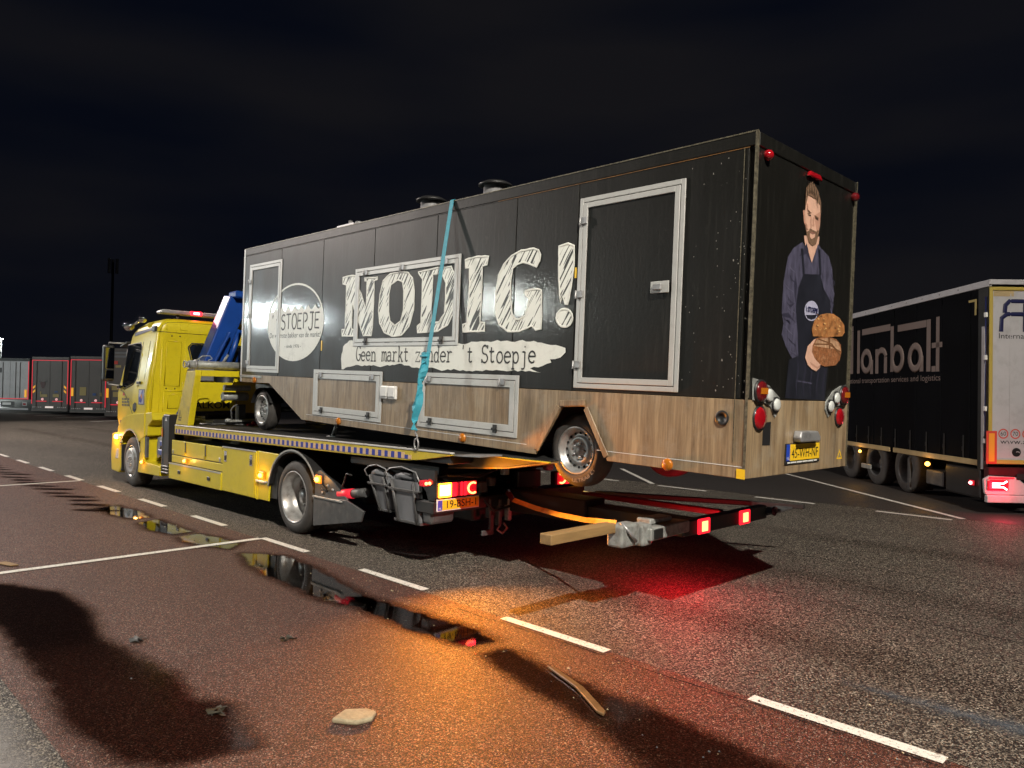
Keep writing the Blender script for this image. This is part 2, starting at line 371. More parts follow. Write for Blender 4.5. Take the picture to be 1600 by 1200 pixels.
def asphalt(name, dark, light, patchcol, patch, rough=0.5, bump=0.8, scale=95, wet=0.0, tint=(0.3, 0.3, 0.3), glint=0.12):
    m = bpy.data.materials.new(name); m.use_nodes = True; t = m.node_tree; b = t.nodes['Principled BSDF']; L = t.links.new
    tc = t.nodes.new('ShaderNodeTexCoord')
    def N(sc, det=6, ro=0.6, st=(1, 1, 1)):
        mp = t.nodes.new('ShaderNodeMapping'); mp.inputs['Scale'].default_value = st; L(tc.outputs['Object'], mp.inputs[0])
        n = t.nodes.new('ShaderNodeTexNoise'); n.inputs['Scale'].default_value = sc; n.inputs['Detail'].default_value = det; n.inputs['Roughness'].default_value = ro; L(mp.outputs[0], n.inputs['Vector']); return n.outputs['Fac']
    def mr(x, a, b_, c, d):
        n = t.nodes.new('ShaderNodeMapRange'); n.inputs[1].default_value = a; n.inputs[2].default_value = b_; n.inputs[3].default_value = c; n.inputs[4].default_value = d; L(x, n.inputs[0]); return n.outputs[0]
    def mixc(f, A, B):
        n = t.nodes.new('ShaderNodeMix'); n.data_type = 'RGBA'; L(f, n.inputs['Factor'])
        for s, q in (('A', A), ('B', B)):
            if isinstance(q, tuple): n.inputs[s].default_value = (*q, 1)
            else: L(q, n.inputs[s])
        return n.outputs['Result']
    v = t.nodes.new('ShaderNodeTexVoronoi'); v.feature = 'F1'; v.inputs['Scale'].default_value = scale; v.inputs['Randomness'].default_value = 1.0; L(tc.outputs['Object'], v.inputs['Vector'])
    sep = t.nodes.new('ShaderNodeSeparateColor'); L(v.outputs['Color'], sep.inputs[0])
    stone = mixc(mr(sep.outputs[0], 0.52, 1.0, 0, 1), dark, light)
    sparkle = mixc(mr(sep.outputs[1], 0.93, 0.97, 0, 1), stone, tint)
    c = mixc(mr(N(0.35, 5, 0.6, (0.35, 1, 1)), 0.42, 0.72, 0, patch), sparkle, patchcol)
    L(c, b.inputs['Base Color'])
    L(mr(sep.outputs[2], 0, 1, rough-glint, rough+glint), b.inputs['Roughness'])
    b.inputs['Coat Weight'].default_value = wet; b.inputs['Coat Roughness'].default_value = 0.18
    b.inputs['Specular IOR Level'].default_value = 0.4
    h = t.nodes.new('ShaderNodeMath'); h.operation = 'MULTIPLY_ADD'; h.inputs[1].default_value = -1.3; L(v.outputs['Distance'], h.inputs[0]); L(sep.outputs[1], h.inputs[2])
    bp = t.nodes.new('ShaderNodeBump'); bp.inputs['Strength'].default_value = bump; bp.inputs['Distance'].default_value = 0.004
    L(h.outputs[0], bp.inputs['Height']); L(bp.outputs[0], b.inputs['Normal'])
    if wet: L(bp.outputs[0], b.inputs['Coat Normal'])
    return m
M['asphalt'] = asphalt('coarse asphalt', (0.012, 0.010, 0.009), (0.30, 0.26, 0.21), (0.040, 0.034, 0.030), 0.6, 0.62, 1.0, 105, 0.0, (0.46, 0.42, 0.35))
M['red asphalt'] = asphalt('red asphalt', (0.028, 0.010, 0.007), (0.27, 0.105, 0.072), (0.042, 0.017, 0.013), 0.6, 0.58, 1.0, 150, 0.0, (0.40, 0.31, 0.26))
M['smooth asphalt'] = asphalt('smooth asphalt', (0.035, 0.031, 0.030), (0.060, 0.052, 0.050), (0.028, 0.024, 0.024), 0.7, 0.55, 0.25, 160, 0.1, (0.07, 0.065, 0.06))
M['concrete'] = asphalt('pale concrete', (0.20, 0.20, 0.20), (0.30, 0.30, 0.29), (0.14, 0.14, 0.14), 0.5, 0.7, 0.3, 220, 0.0, (0.4, 0.4, 0.4))
def road_paint():
    m = bpy.data.materials.new('worn road paint'); m.use_nodes = True; t = m.node_tree; b = t.nodes['Principled BSDF']; L = t.links.new
    tc = t.nodes.new('ShaderNodeTexCoord'); n = t.nodes.new('ShaderNodeTexNoise'); n.inputs['Scale'].default_value = 45; n.inputs['Detail'].default_value = 6; n.inputs['Roughness'].default_value = 0.75
    L(tc.outputs['Object'], n.inputs['Vector'])
    r = t.nodes.new('ShaderNodeMapRange'); r.inputs[1].default_value = 0.36; r.inputs[2].default_value = 0.46; L(n.outputs['Fac'], r.inputs[0])
    mx = t.nodes.new('ShaderNodeMix'); mx.data_type = 'RGBA'; mx.inputs['A'].default_value = (0.20, 0.18, 0.16, 1); mx.inputs['B'].default_value = (0.74, 0.72, 0.67, 1); L(r.outputs[0], mx.inputs['Factor'])
    L(mx.outputs['Result'], b.inputs['Base Color']); b.inputs['Roughness'].default_value = 0.5
    bp = t.nodes.new('ShaderNodeBump'); bp.inputs['Strength'].default_value = 0.4; bp.inputs['Distance'].default_value = 0.003
    v = t.nodes.new('ShaderNodeTexVoronoi'); v.inputs['Scale'].default_value = 95; L(tc.outputs['Object'], v.inputs['Vector']); L(v.outputs['Distance'], bp.inputs['Height']); L(bp.outputs[0], b.inputs['Normal'])
    return m
M['road paint'] = road_paint()
def water(name, col, rough, bump, sc, mixd=0.0):
    m = bpy.data.materials.new(name); m.use_nodes = True; t = m.node_tree; b = t.nodes['Principled BSDF']; L = t.links.new
    b.inputs['Base Color'].default_value = (*col, 1); b.inputs['Roughness'].default_value = rough; b.inputs['IOR'].default_value = 1.36
    tc = t.nodes.new('ShaderNodeTexCoord'); n = t.nodes.new('ShaderNodeTexNoise'); n.inputs['Scale'].default_value = sc; n.inputs['Detail'].default_value = 4; L(tc.outputs['Object'], n.inputs['Vector'])
    bp = t.nodes.new('ShaderNodeBump'); bp.inputs['Strength'].default_value = bump; bp.inputs['Distance'].default_value = 0.002; L(n.outputs['Fac'], bp.inputs['Height']); L(bp.outputs[0], b.inputs['Normal'])
    mx = t.nodes.new('ShaderNodeMix'); mx.data_type = 'RGBA'; mx.inputs['A'].default_value = (*col, 1); mx.inputs['B'].default_value = (*[c*2.0 for c in col], 1)
    L(n.outputs['Fac'], mx.inputs['Factor']); L(mx.outputs['Result'], b.inputs['Base Color'])
    return m

def film(name, tint, halo, rough, strength=1.0, opaque=None, lo=-0.01, hi=0.03, halo_w=0.14, nsc=5.0, namp=0.20):
    """shallow water with a broken edge: 'wet' is the distance (m) inside the outline stored on the mesh"""
    m = bpy.data.materials.new(name); m.use_nodes = True; t = m.node_tree; L = t.links.new; t.nodes.clear()
    out = t.nodes.new('ShaderNodeOutputMaterial'); tc = t.nodes.new('ShaderNodeTexCoord')
    at = t.nodes.new('ShaderNodeAttribute'); at.attribute_name = 'wet'
    n = t.nodes.new('ShaderNodeTexNoise'); n.inputs['Scale'].default_value = nsc; n.inputs['Detail'].default_value = 9; n.inputs['Roughness'].default_value = 0.7; L(tc.outputs['Object'], n.inputs['Vector'])
    v = t.nodes.new('ShaderNodeTexVoronoi'); v.inputs['Scale'].default_value = 130; L(tc.outputs['Object'], v.inputs['Vector'])
    sc = t.nodes.new('ShaderNodeSeparateColor'); L(v.outputs['Color'], sc.inputs[0])
    def ma(op, a, b, c=None):
        q = t.nodes.new('ShaderNodeMath'); q.operation = op
        for i, x in enumerate((a, b, c)):
            if x is None: continue
            if isinstance(x, float): q.inputs[i].default_value = x
            else: L(x, q.inputs[i])
        return q.outputs[0]
    def mr(x, a, b_):
        q = t.nodes.new('ShaderNodeMapRange'); q.interpolation_type = 'SMOOTHSTEP'; q.inputs[1].default_value = a; q.inputs[2].default_value = b_; L(x, q.inputs[0]); return q.outputs[0]
    d = ma('ADD', at.outputs['Fac'], ma('MULTIPLY', ma('SUBTRACT', n.outputs['Fac'], 0.5), namp))
    d2 = ma('ADD', d, ma('MULTIPLY', ma('SUBTRACT', sc.outputs[0], 0.5), 0.045))
    fw = mr(d2, lo, hi); fh = mr(d, -halo_w, 0.0)
    T0 = t.nodes.new('ShaderNodeBsdfTransparent'); T1 = t.nodes.new('ShaderNodeBsdfTransparent'); T1.inputs[0].default_value = (*halo, 1)
    T2 = t.nodes.new('ShaderNodeBsdfTransparent'); T2.inputs[0].default_value = (*tint, 1)
    G = t.nodes.new('ShaderNodeBsdfGlossy'); G.inputs['Roughness'].default_value = rough
    bp = t.nodes.new('ShaderNodeBump'); bp.inputs['Strength'].default_value = 0.12; bp.inputs['Distance'].default_value = 0.002; L(n.outputs['Fac'], bp.inputs['Height']); L(bp.outputs[0], G.inputs['Normal'])
    F = t.nodes.new('ShaderNodeFresnel'); F.inputs['IOR'].default_value = 1.38; L(bp.outputs[0], F.inputs['Normal'])
    W_ = t.nodes.new('ShaderNodeMixShader'); L(ma('MULTIPLY', F.outputs[0], strength), W_.inputs[0])
    if opaque:
        D = t.nodes.new('ShaderNodeBsdfDiffuse'); D.inputs[0].default_value = (*opaque, 1); L(D.outputs[0], W_.inputs[1])
    else: L(T2.outputs[0], W_.inputs[1])
    L(G.outputs[0], W_.inputs[2])
    A = t.nodes.new('ShaderNodeMixShader'); L(fh, A.inputs[0]); L(T0.outputs[0], A.inputs[1]); L(T1.outputs[0], A.inputs[2])
    B_ = t.nodes.new('ShaderNodeMixShader'); L(fw, B_.inputs[0]); L(A.outputs[0], B_.inputs[1]); L(W_.outputs[0], B_.inputs[2])
    L(B_.outputs[0], out.inputs['Surface'])
    return m
M['puddle'] = film('puddle water', (0.42, 0.33, 0.28), (0.62, 0.58, 0.56), 0.015)
M['damp'] = film('damp film on asphalt', (0.50, 0.42, 0.38), (0.78, 0.75, 0.73), 0.12, 0.8, lo=-0.04, hi=0.07, halo_w=0.10)
M['dusty smear'] = film('blue grey smear', (0.6, 0.6, 0.6), (1, 1, 1), 0.5, 0.0, opaque=(0.085, 0.105, 0.13), lo=0.0, hi=0.35, halo_w=0.01, nsc=9.0, namp=0.35)
M['pale smear'] = film('dry pale patch', (1, 1, 1), (1, 1, 1), 0.5, 0.0, opaque=(0.26, 0.25, 0.25), lo=-0.10, hi=0.30, halo_w=0.01, nsc=4.0, namp=0.3)
M['tyre track'] = film('darker polished wheel track', (0.84, 0.83, 0.83), (1, 1, 1), 0.4, 0.0, lo=-0.1, hi=0.35, halo_w=0.01, nsc=1.5, namp=0.3)
# ------------------------------------------------------------------ the ground
def sheet(name, x0, y0, x1, y1, z, m, label=None):
    o = MB().add([(x0, y0, z), (x1, y0, z), (x1, y1, z), (x0, y1, z)], [(0, 1, 2, 3)]).build(name, m)
    o['kind'] = 'structure'
    if label: o['label'] = label
    return o
sheet('ground', -500, -300, 300, 500, 0.0, M['asphalt'], 'coarse grey asphalt roadway of the truck park')
sheet('red_lane', -90, -3.84, 40, -0.50, 0.004, M['red asphalt'], 'red-brown asphalt lane left of the dashed line')

sheet('parking_apron', -400, 8.75, 200, 400, 0.004, M['smooth asphalt'], 'smooth dark asphalt of the lorry bays beyond the dashed line')
def paint(pts, name='road_marking', z=0.010):
    o = MB().add([(x, y, z) for x, y in pts], [tuple(range(len(pts)))]).build(name, M['road paint']); o['kind'] = 'structure'; return o
def wobble(x, s): return math.sin(x*3.1+s)*0.006
for k in range(-9, 7):
    x = -0.01+2.235*k
    off = -0.06 if k >= 2 else 0.0
    paint([(x, -0.50+off+wobble(x, 1)), (x+1.1, -0.50+off+wobble(x, 2)), (x+1.1, -0.40+off+wobble(x, 3)), (x, -0.40+off+wobble(x, 4))], 'lane_dash')
for k in range(-12, 8):
    x = -0.0+2.2*k
    paint([(x, 8.40), (x+1.15, 8.40), (x+1.15, 8.50), (x, 8.50)], 'lane_dash')
paint([(-0.05, -0.5), (-0.05, -3.84), (0.06, -3.84), (0.06, -0.5)], 'bay_line', 0.012)
paint([(-7.85, -0.5), (-7.85, -3.84), (-7.73, -3.84), (-7.73, -0.5)], 'bay_line', 0.012)
for (a, b) in (((-2.66, 10.75), (-0.25, 8.62)), ((0.54, 13.28), (5.65, 8.70)), ((-5.2, 17.2), (0.3, 12.3)), ((-8.0, 15.5), (-4.5, 12.3))):
    a = Vector(a); b = Vector(b); d = (b-a).normalized(); n = Vector((-d.y, d.x))*0.05
    paint([tuple(a-n), tuple(b-n), tuple(b+n), tuple(a+n)], 'bay_line')
for (a, b) in (((-50.9, 6.9), (-50.2, 10.0)), ((-42.5, 7.3), (-43.8, 11.1)), ((-36.3, 7.5), (-37.2, 9.2)), ((-46.5, 7.0), (-47.0, 9.0))):
    a = Vector(a); b = Vector(b); d = (b-a).normalized(); n = Vector((-d.y, d.x))*0.12
    paint([tuple(a-n), tuple(b-n), tuple(b+n), tuple(a+n)], 'bay_line')
import numpy as np
def pool(pts, m, name='puddle', z=0.008, seed=1, res=0.03, ext=0.20):
    """thin sheet a little larger than the outline; 'wet' = distance inside the outline"""
    P = np.array(pts, float); a = P; b = np.roll(P, -1, 0)
    x0, y0 = P.min(0)-ext; x1, y1 = P.max(0)+ext
    nx, ny = int((x1-x0)/res)+2, int((y1-y0)/res)+2
    X, Y_ = np.meshgrid(x0+np.arange(nx)*res, y0+np.arange(ny)*res); Q = np.stack([X.ravel(), Y_.ravel()], 1)
    dmin = np.full(len(Q), 9.0); ins = np.zeros(len(Q), bool)
    for p, q in zip(a, b):
        e = q-p; tt = np.clip(((Q-p)@e)/(e@e+1e-9), 0, 1); dmin = np.minimum(dmin, np.hypot(*(Q-(p+tt[:, None]*e)).T))
        c = ((p[1] > Q[:, 1]) != (q[1] > Q[:, 1])) & (Q[:, 0] < (q[0]-p[0])*(Q[:, 1]-p[1])/((q[1]-p[1]) if q[1] != p[1] else 1e-9)+p[0]); ins ^= c
    sd = np.where(ins, dmin, -dmin)
    idx = np.arange(nx*ny).reshape(ny, nx); F = np.stack([idx[:-1, :-1], idx[:-1, 1:], idx[1:, 1:], idx[1:, :-1]], -1).reshape(-1, 4)
    F = F[(sd[F] > -ext).any(1)]
    used = np.unique(F); mp_ = -np.ones(nx*ny, int); mp_[used] = np.arange(len(used))
    me = bpy.data.meshes.new(name); me.from_pydata([(float(Q[k, 0]), float(Q[k, 1]), z) for k in used], [], mp_[F].tolist())
    at = me.attributes.new('wet', 'FLOAT', 'POINT'); at.data.foreach_set('value', sd[used].astype(np.float32))
    me.materials.append(m); o = bpy.data.objects.new(name, me); COL.objects.link(o); o['kind'] = 'structure'; return o
pool([(0.664,-1.05),(0.853,-0.86),(1.148,-0.74),(1.8,-0.78),(2.366,-0.88),(3.038,-1.00),(3.761,-0.96),(4.52,-0.90),(4.85,-0.95),(4.80,-1.20),(4.56,-1.25),(4.178,-1.29),(3.387,-1.25),(2.99,-1.37),(2.4,-1.33),(1.827,-1.32),(1.2,-1.22)], M['puddle'])
pool([(5.0,-1.00),(5.2,-1.02),(5.535,-1.10),(5.979,-1.12),(6.318,-1.10),(6.599,-1.12),(6.96,-1.18),(7.45,-1.22),(7.9,-1.7),(7.2,-1.85),(6.723,-1.76),(6.463,-1.63),(6.111,-1.53),(5.437,-1.40),(4.95,-1.26)], M['damp'])
pool([(-0.9,-0.97),(-0.35,-0.84),(0.15,-0.84),(0.35,-1.05),(-0.06,-1.22),(-0.5,-1.28),(-0.8,-1.2)], M['puddle'])
pool([(-2.3,-0.95),(-1.6,-0.96),(-1.0,-0.95),(-0.95,-1.2),(-1.5,-1.33),(-2.1,-1.25)], M['puddle'])
pool([(-3.9,-1.0),(-3.2,-0.90),(-2.5,-0.98),(-2.45,-1.2),(-3.1,-1.33),(-3.9,-1.3)], M['puddle'])
rs = random.Random(11)
for k in range(15):
    cx = -12.3+k*0.62; cy = -1.28+rs.uniform(-0.08, 0.08); a = radians(45+rs.uniform(-6, 6)); L_ = rs.uniform(0.28, 0.48); w_ = rs.uniform(0.08, 0.14)
    pool([(cx+cos(a)*L_*cos(t)-sin(a)*w_*sin(t), cy+sin(a)*L_*cos(t)*0.8+cos(a)*w_*sin(t)) for t in [q*pi/5 for q in range(10)]], M['damp'])
pool([(0.2,-3.45),(1.139,-3.0),(1.963,-2.97),(2.5,-3.08),(2.789,-3.12),(3.4,-3.05),(3.918,-3.00),(4.343,-3.06),(4.62,-2.92),(4.85,-3.0),(5.2,-3.05),(5.1,-3.5),(4.851,-3.66),(4.272,-3.74),(3.6,-3.66),(2.901,-3.66),(1.97,-3.64),(1.0,-3.70)], M['damp'])
pool([(6.9,0.12),(7.3,0.06),(7.9,0.02),(8.6,0.05),(8.6,0.42),(7.9,0.40),(7.3,0.34),(6.95,0.28)], M['dusty smear'], 'worn_patch', 0.012)
pool([(2.2,-4.4),(3.3,-3.98),(4.3,-3.90),(5.2,-3.98),(6.0,-4.4),(6.0,-5.5),(2.2,-5.5)], M['pale smear'], 'worn_patch', 0.012)
pool([(-30,2.6),(9,2.6),(9,3.3),(-30,3.3)], M['tyre track'], 'wheel_track', 0.006, res=0.2, ext=0.4)
pool([(3.4,0.4),(12,0.4),(12,1.2),(3.4,1.2)], M['tyre track'], 'wheel_track', 0.006, res=0.2, ext=0.4)
pool([(-30,5.0),(20,5.0),(20,5.7),(-30,5.7)], M['tyre track'], 'wheel_track', 0.006, res=0.2, ext=0.4)
def seam_strip(y, x0, x1, w, seed):
    r = random.Random(seed); up, lo_, x, oy = [], [], x0, 0
    while x < x1:
        oy = oy*0.9+r.uniform(-1, 1)*0.010; ww = w*r.uniform(0.3, 1.2); up.append((x, y+oy+ww)); lo_.append((x, y+oy-ww)); x += 0.09
    vs = [(a, b, 0.0095) for a, b in lo_+up]; n = len(lo_)
    o = MB().add(vs, [(i, i+1, n+i+1, n+i) for i in range(n-1)]).build('joint_crack', M['rubber dark']); o['kind'] = 'structure'
seam_strip(3.9, 1.0, 14, 0.010, 1); seam_strip(2.05, 5.0, 14, 0.008, 2); seam_strip(-0.62, 4.0, 9, 0.006, 3)

# ------------------------------------------------------------------ lamp masts of the truck park
def lamp_mast(x, y, h, watts, colr, rad, label, aim=None, spot=172):
    t = empty('street_lamp', (x, y, 0), 0, label, 'street lamp', 'tall lamp masts round the truck park')
    MB().tube([(0, 0, 0), (0, 0, h)], 0.12, 10, r1=0.06).build('pole', M['galvanised'], t)
    MB().box((-0.42, -0.22, h), (0.42, 0.22, h+0.14)).build('lamp_head', M['dull silver'], t, 0.02)
    MB().box((-0.36, -0.17, h-0.03), (0.36, 0.17, h-0.002)).build('diffuser', M['lamp head lit'], t)
    if watts:
        l = bpy.data.lights.new('lamp light', 'SPOT'); l.energy = watts; l.color = colr; l.shadow_soft_size = rad; l.spot_size = radians(spot); l.spot_blend = 1.0 if spot < 120 else 0.15
        lo = bpy.data.objects.new('lamp_light', l); COL.objects.link(lo); lo.parent = t; lo.location = (0, 0, h-0.45)
        if aim is not None:
            d = Vector(aim)-Vector((x, y, h-0.45)); lo.rotation_euler = d.to_track_quat('-Z', 'Y').to_euler()
    return t
lamp_mast(*MASTS[0], 'tall lamp mast to the right behind the camera that lights the trailer back', (-4, 0, 0), 88)
lamp_mast(*MASTS[1], 'distant lamp mast on the left whose light glints on the big letters', (0, 0, 1))
lamp_mast(*MASTS[2], 'distant lamp mast on the left whose light glints on the round logo', (0, 0, 1))
lamp_mast(*MASTS[3], 'lamp mast on the near left lighting the open asphalt', (-20, -3, 0), 130)
lamp_mast(-122.6, 18.95, 8.9, 3000, (0.9, 1, 0.95), 0.3, 'lit white lamp post standing behind the lorries at the far left', (0, 0, 0))

mt = empty('antenna_mast', (-133.0, 37.0, 0), 0, 'tall dark mobile phone mast behind the parked lorries', 'antenna mast')
MB().tube([(0, 0, 0), (0, 0, 24.0)], 0.30, 10, r1=0.2).build('pole', M['black metal'], mt)
for k in range(3):
    a = k*2.1+0.8
    MB().box((cos(a)*0.7-0.2, sin(a)*0.7-0.2, 22.0), (cos(a)*0.7+0.2, sin(a)*0.7+0.2, 24.6)).build('antenna_panel', M['grey plastic'], mt)

# ------------------------------------------------------------------ lettering strokes
def typer(ch):
    """typewriter glyphs with slab serifs: list of polylines; x-height .62, cap 1.0"""
    S = lambda x, y, w=.12: [(x-w, y), (x+w, y)]
    B = arc
    g = {
    'G': [B(.32, .5, .28, .5, 40, 320, 14), [(.54, .18), (.54, .42)], [(.36, .42), (.62, .42)], [(.54, .82), (.54, 1.0)]],
    'e': [[(.06, .34), (.52, .34)]+B(.29, .31, .24, .31, 10, 320, 12)],
    'n': [[(.12, .0), (.12, .6)], [(.02, .6), (.12, .6)], B(.3, .4, .18, .22, 160, 0, 8)+[(.48, .0)], S(.12, 0), S(.48, 0)],
    'm': [[(.08, .0), (.08, .6)], [(0, .6), (.08, .6)], B(.2, .42, .12, .19, 160, 0, 6)+[(.32, .1)], B(.44, .42, .12, .19, 180, 0, 6)+[(.56, 0)], S(.08, 0, .07), S(.32, 0.05, .04), S(.56, 0, .07)],
    'a': [B(.27, .44, .18, .18, 150, 0, 7)+[(.45, .06), (.56, .02)], B(.26, .19, .2, .18, 60, 340, 12)],
    'r': [[(.16, 0), (.16, .6)], [(.04, .6), (.16, .6)], B(.36, .4, .2, .2, 165, 50, 6), S(.16, 0, .14)],
    'k': [[(.12, 0), (.12, 1.0)], [(.02, 1.0), (.12, 1.0)], [(.12, .25), (.44, .6)], [(.24, .38), (.48, 0)], S(.12, 0, .1), S(.48, 0, .09), S(.42, .6, .09)],
    't': [[(.22, .85), (.22, .14)]+B(.34, .14, .12, .13, 180, 330, 6), [(.06, .6), (.44, .6)]],
    'z': [[(.08, .5), (.08, .6), (.48, .6), (.06, 0), (.5, 0), (.5, .12)]],
    'o': [B(.29, .3, .23, .31, 0, 360, 16)],
    'd': [B(.26, .3, .2, .31, 0, 360, 14), [(.46, 1.0), (.46, 0), (.56, 0)], [(.34, 1.0), (.46, 1.0)]],
    'S': [B(.3, .74, .22, .25, 20, 270, 10)+B(.3, .25, .24, .25, 90, -160, 10), [(.52, .8), (.52, 1.0)], [(.06, 0), (.06, .2)]],
    'p': [[(.12, .6), (.12, -.32)], [(.02, .6), (.12, .6)], B(.31, .3, .2, .3, 0, 360, 14), S(.12, -.32, .11)],
    'j': [[(.38, .6), (.38, -.2)]+B(.22, -.2, .16, .12, 0, -120, 6), [(.2, .6), (.38, .6)], [(.35, .86), (.40, .9)]],
    "'": [[(.28, 1.0), (.26, .75)]], 'i': [[(.28, .6), (.28, 0)], [(.16, .6), (.28, .6)], S(.28, 0, .14), [(.27, .85), (.29, .88)]],
    }
    return g.get(ch, [])
def type_line(s, u, v, width, height, w, mp_, h, m, parent, adv=.62):
    n = len(s); total = adv*n-.05; sx = width/total
    L = []
    for i, ch in enumerate(s):
        dy = random.uniform(-.02, .02)
        for pl in typer(ch): L.append([(u+(i*adv+p[0])*sx, v+(p[1]+dy)*height) for p in pl])
    return strokes(L, w, mp_, h, m, parent)

# ------------------------------------------------------------------ the market trailer on the deck
TX = Vector((0.99936, -0.02059, -0.0294)); TY = Vector((0.02054, 0.99979, -0.002)); TZ = Vector((0.02943, 0.00139, 0.99957))
TM = Matrix(((TX.x, TY.x, TZ.x, 6.2008), (TX.y, TY.y, TZ.y, 0.3151), (TX.z, TY.z, TZ.z, 1.282), (0, 0, 0, 1)))
TRL = empty('market_trailer', mat=TM, label='long black and oak market sales trailer with big white letters, loaded on the recovery truck', cat='trailer')
LN, WD, HT, WZ = 9.03, 1.88, 2.655, 0.605
skirt = [(-0.0, 0.0), (-0.0, WZ), (-9.0, WZ), (-9.0, 0.485), (-8.0, 0.49), (-6.93, 0.0), (-2.22, -0.03), (-1.90, 0.45), (-1.62, 0.47), (-1.33, 0.0)]
core = MB()
core.box((-9.0, 0.03, WZ-0.12), (-0.03, WD-0.03, HT-0.01))
core.box((-1.3, 0.05, 0.05), (-0.03, WD-0.05, WZ-0.12)); core.box((-6.85, 0.05, 0.08), (-2.3, WD-0.05, WZ-0.12))
core.build('body', M['black plastic'], TRL)
for y0, y1, nm in ((0.0, 0.028, 'near'), (WD-0.028, WD, 'far')):
    MB().prism(skirt, 'y', y0, y1).build('skirt_panel', M['oak'], TRL, 0.003)
MB().box((-0.0285, 0.029, 0.0), (0.0, WD-0.029, WZ)).build('skirt_panel', M['oak'], TRL, 0.003)
# oak lip round the wheel arch and along the bottom edge
def strip_line(a, b, w, y=-0.004, t=0.012):
    a = Vector(a); b = Vector(b); d = (b-a).normalized(); n = Vector((-d.y, d.x))*w/2
    return MB().prism([tuple(a-n), tuple(b-n), tuple(b+n), tuple(a+n)], 'y', y, y+t)
for a, b in (((-2.20, 0.02), (-1.935, 0.455)), ((-1.915, 0.485), (-1.605, 0.505)), ((-1.595, 0.455), (-1.335, 0.035))):
    strip_line(a, b, 0.055, -0.012, 0.0115).build('arch_trim', M['oak'], TRL, 0.003)
for a, b in (((-1.45, 0.085), (-0.02, 0.090)), ((-6.80, 0.085), (-2.35, 0.055))):
    strip_line(a, b, 0.005, -0.003, 0.0025).build('trim_line', M['white trim'], TRL)
# black side panels with joints
xs = [-9.0, -7.72, -6.47, -5.19, -3.91, -2.61, -1.78, -0.06]
for i in range(len(xs)-1):
    MB().box((xs[i]+0.005, 0.0, WZ+0.006), (xs[i+1]-0.005, 0.0285, 2.535)).build('side_panel', M['black panel'], TRL, 0.003)
    MB().box((xs[i]+0.005, WD-0.0285, WZ+0.006), (xs[i+1]-0.005, WD, 2.535)).build('side_panel', M['black panel'], TRL)
MB().box((-0.0285, 0.03, WZ+0.006), (-0.0, WD-0.03, 2.535)).build('rear_panel', M['black panel'], TRL, 0.003)
MB().box((-9.03, 0.03, WZ-0.1), (-9.005, WD-0.03, 2.535)).build('front_panel', M['black panel'], TRL)
MB().box((-9.03, -0.004, 2.545), (0.004, 0.03, HT)).build('roof_rail', M['black panel'], TRL, 0.006)
MB().box((-9.03, WD-0.03, 2.545), (0.004, WD+0.004, HT)).build('roof_rail', M['black panel'], TRL, 0.006)
MB().box((-0.03, 0.0305, 2.545), (0.004, WD-0.0305, HT)).build('roof_rail', M['black panel'], TRL, 0.006)
MB().box((-9.0, 0.03, HT-0.008), (-0.03, WD-0.03, HT+0.002)).build('roof', M['black plastic'], TRL)
M['worn edge'] = mat('worn edge metal', (0.13, 0.115, 0.08), 0.45, 0.3, var=0.6, vscale=30, dirt=(0.03, 0.03, 0.028), dirt_amt=0.9, dscale=25)
mk('orange seal', (0.16, 0.075, 0.02), 0.5, var=0.4, vscale=6, dirt=(0.05, 0.04, 0.03), dirt_amt=0.9, dscale=5)
for y in (-0.009, WD+0.004):
    MB().box((-0.012, y, 0.0), (0.009, y+0.005, HT+0.004)).build('corner_trim', M['worn edge'], TRL)
MB().box((0.0045, -0.003, 0.62), (0.009, 0.012, HT)).build('corner_trim', M['worn edge'], TRL)
MB().box((0.0005, WD-0.05, 0.62), (0.006, WD-0.04, 2.5)).build('corner_trim', M['worn edge'], TRL)
MB().box((-0.105, -0.004, 0.12), (-0.100, 0.0, 2.54)).build('corner_trim', M['worn edge'], TRL)
MB().box((-9.03, -0.0085, HT-0.006), (0.0, -0.0045, HT+0.004)).build('edge_trim', M['worn edge'], TRL)
MB().box((-2.9, -0.003, 2.537), (-0.06, 0.001, 2.543)).build('edge_trim', M['orange seal'], TRL)
MB().box((-9.0, -0.002, 2.5372), (-2.9, 0.001, 2.5422)).build('edge_trim', M['black metal'], TRL)
MB().box((-9.035, -0.008, 0.49), (-8.99, 0.0, HT)).build('corner_trim', M['aluminium frame'], TRL)
MB().box((-9.03, -0.012, 0.565), (-8.25, -0.001, 0.60)).build('front_sill', M['galvanised'], TRL)
# yellow chips where the vinyl is worn
for (x, z, w, h) in ((-1.795, 1.66, 0.02, 0.10), (-6.445, 0.99, 0.022, 0.14)):
    MB().box((x, -0.006, z), (x+w, -0.001, z+h)).build('yellow_tab', M['plate yellow'], TRL)
MB().box((-0.06, -0.0115, 0.0), (0.012, -0.0095, 0.075)).build('corner_tape', M['plate yellow'], TRL)

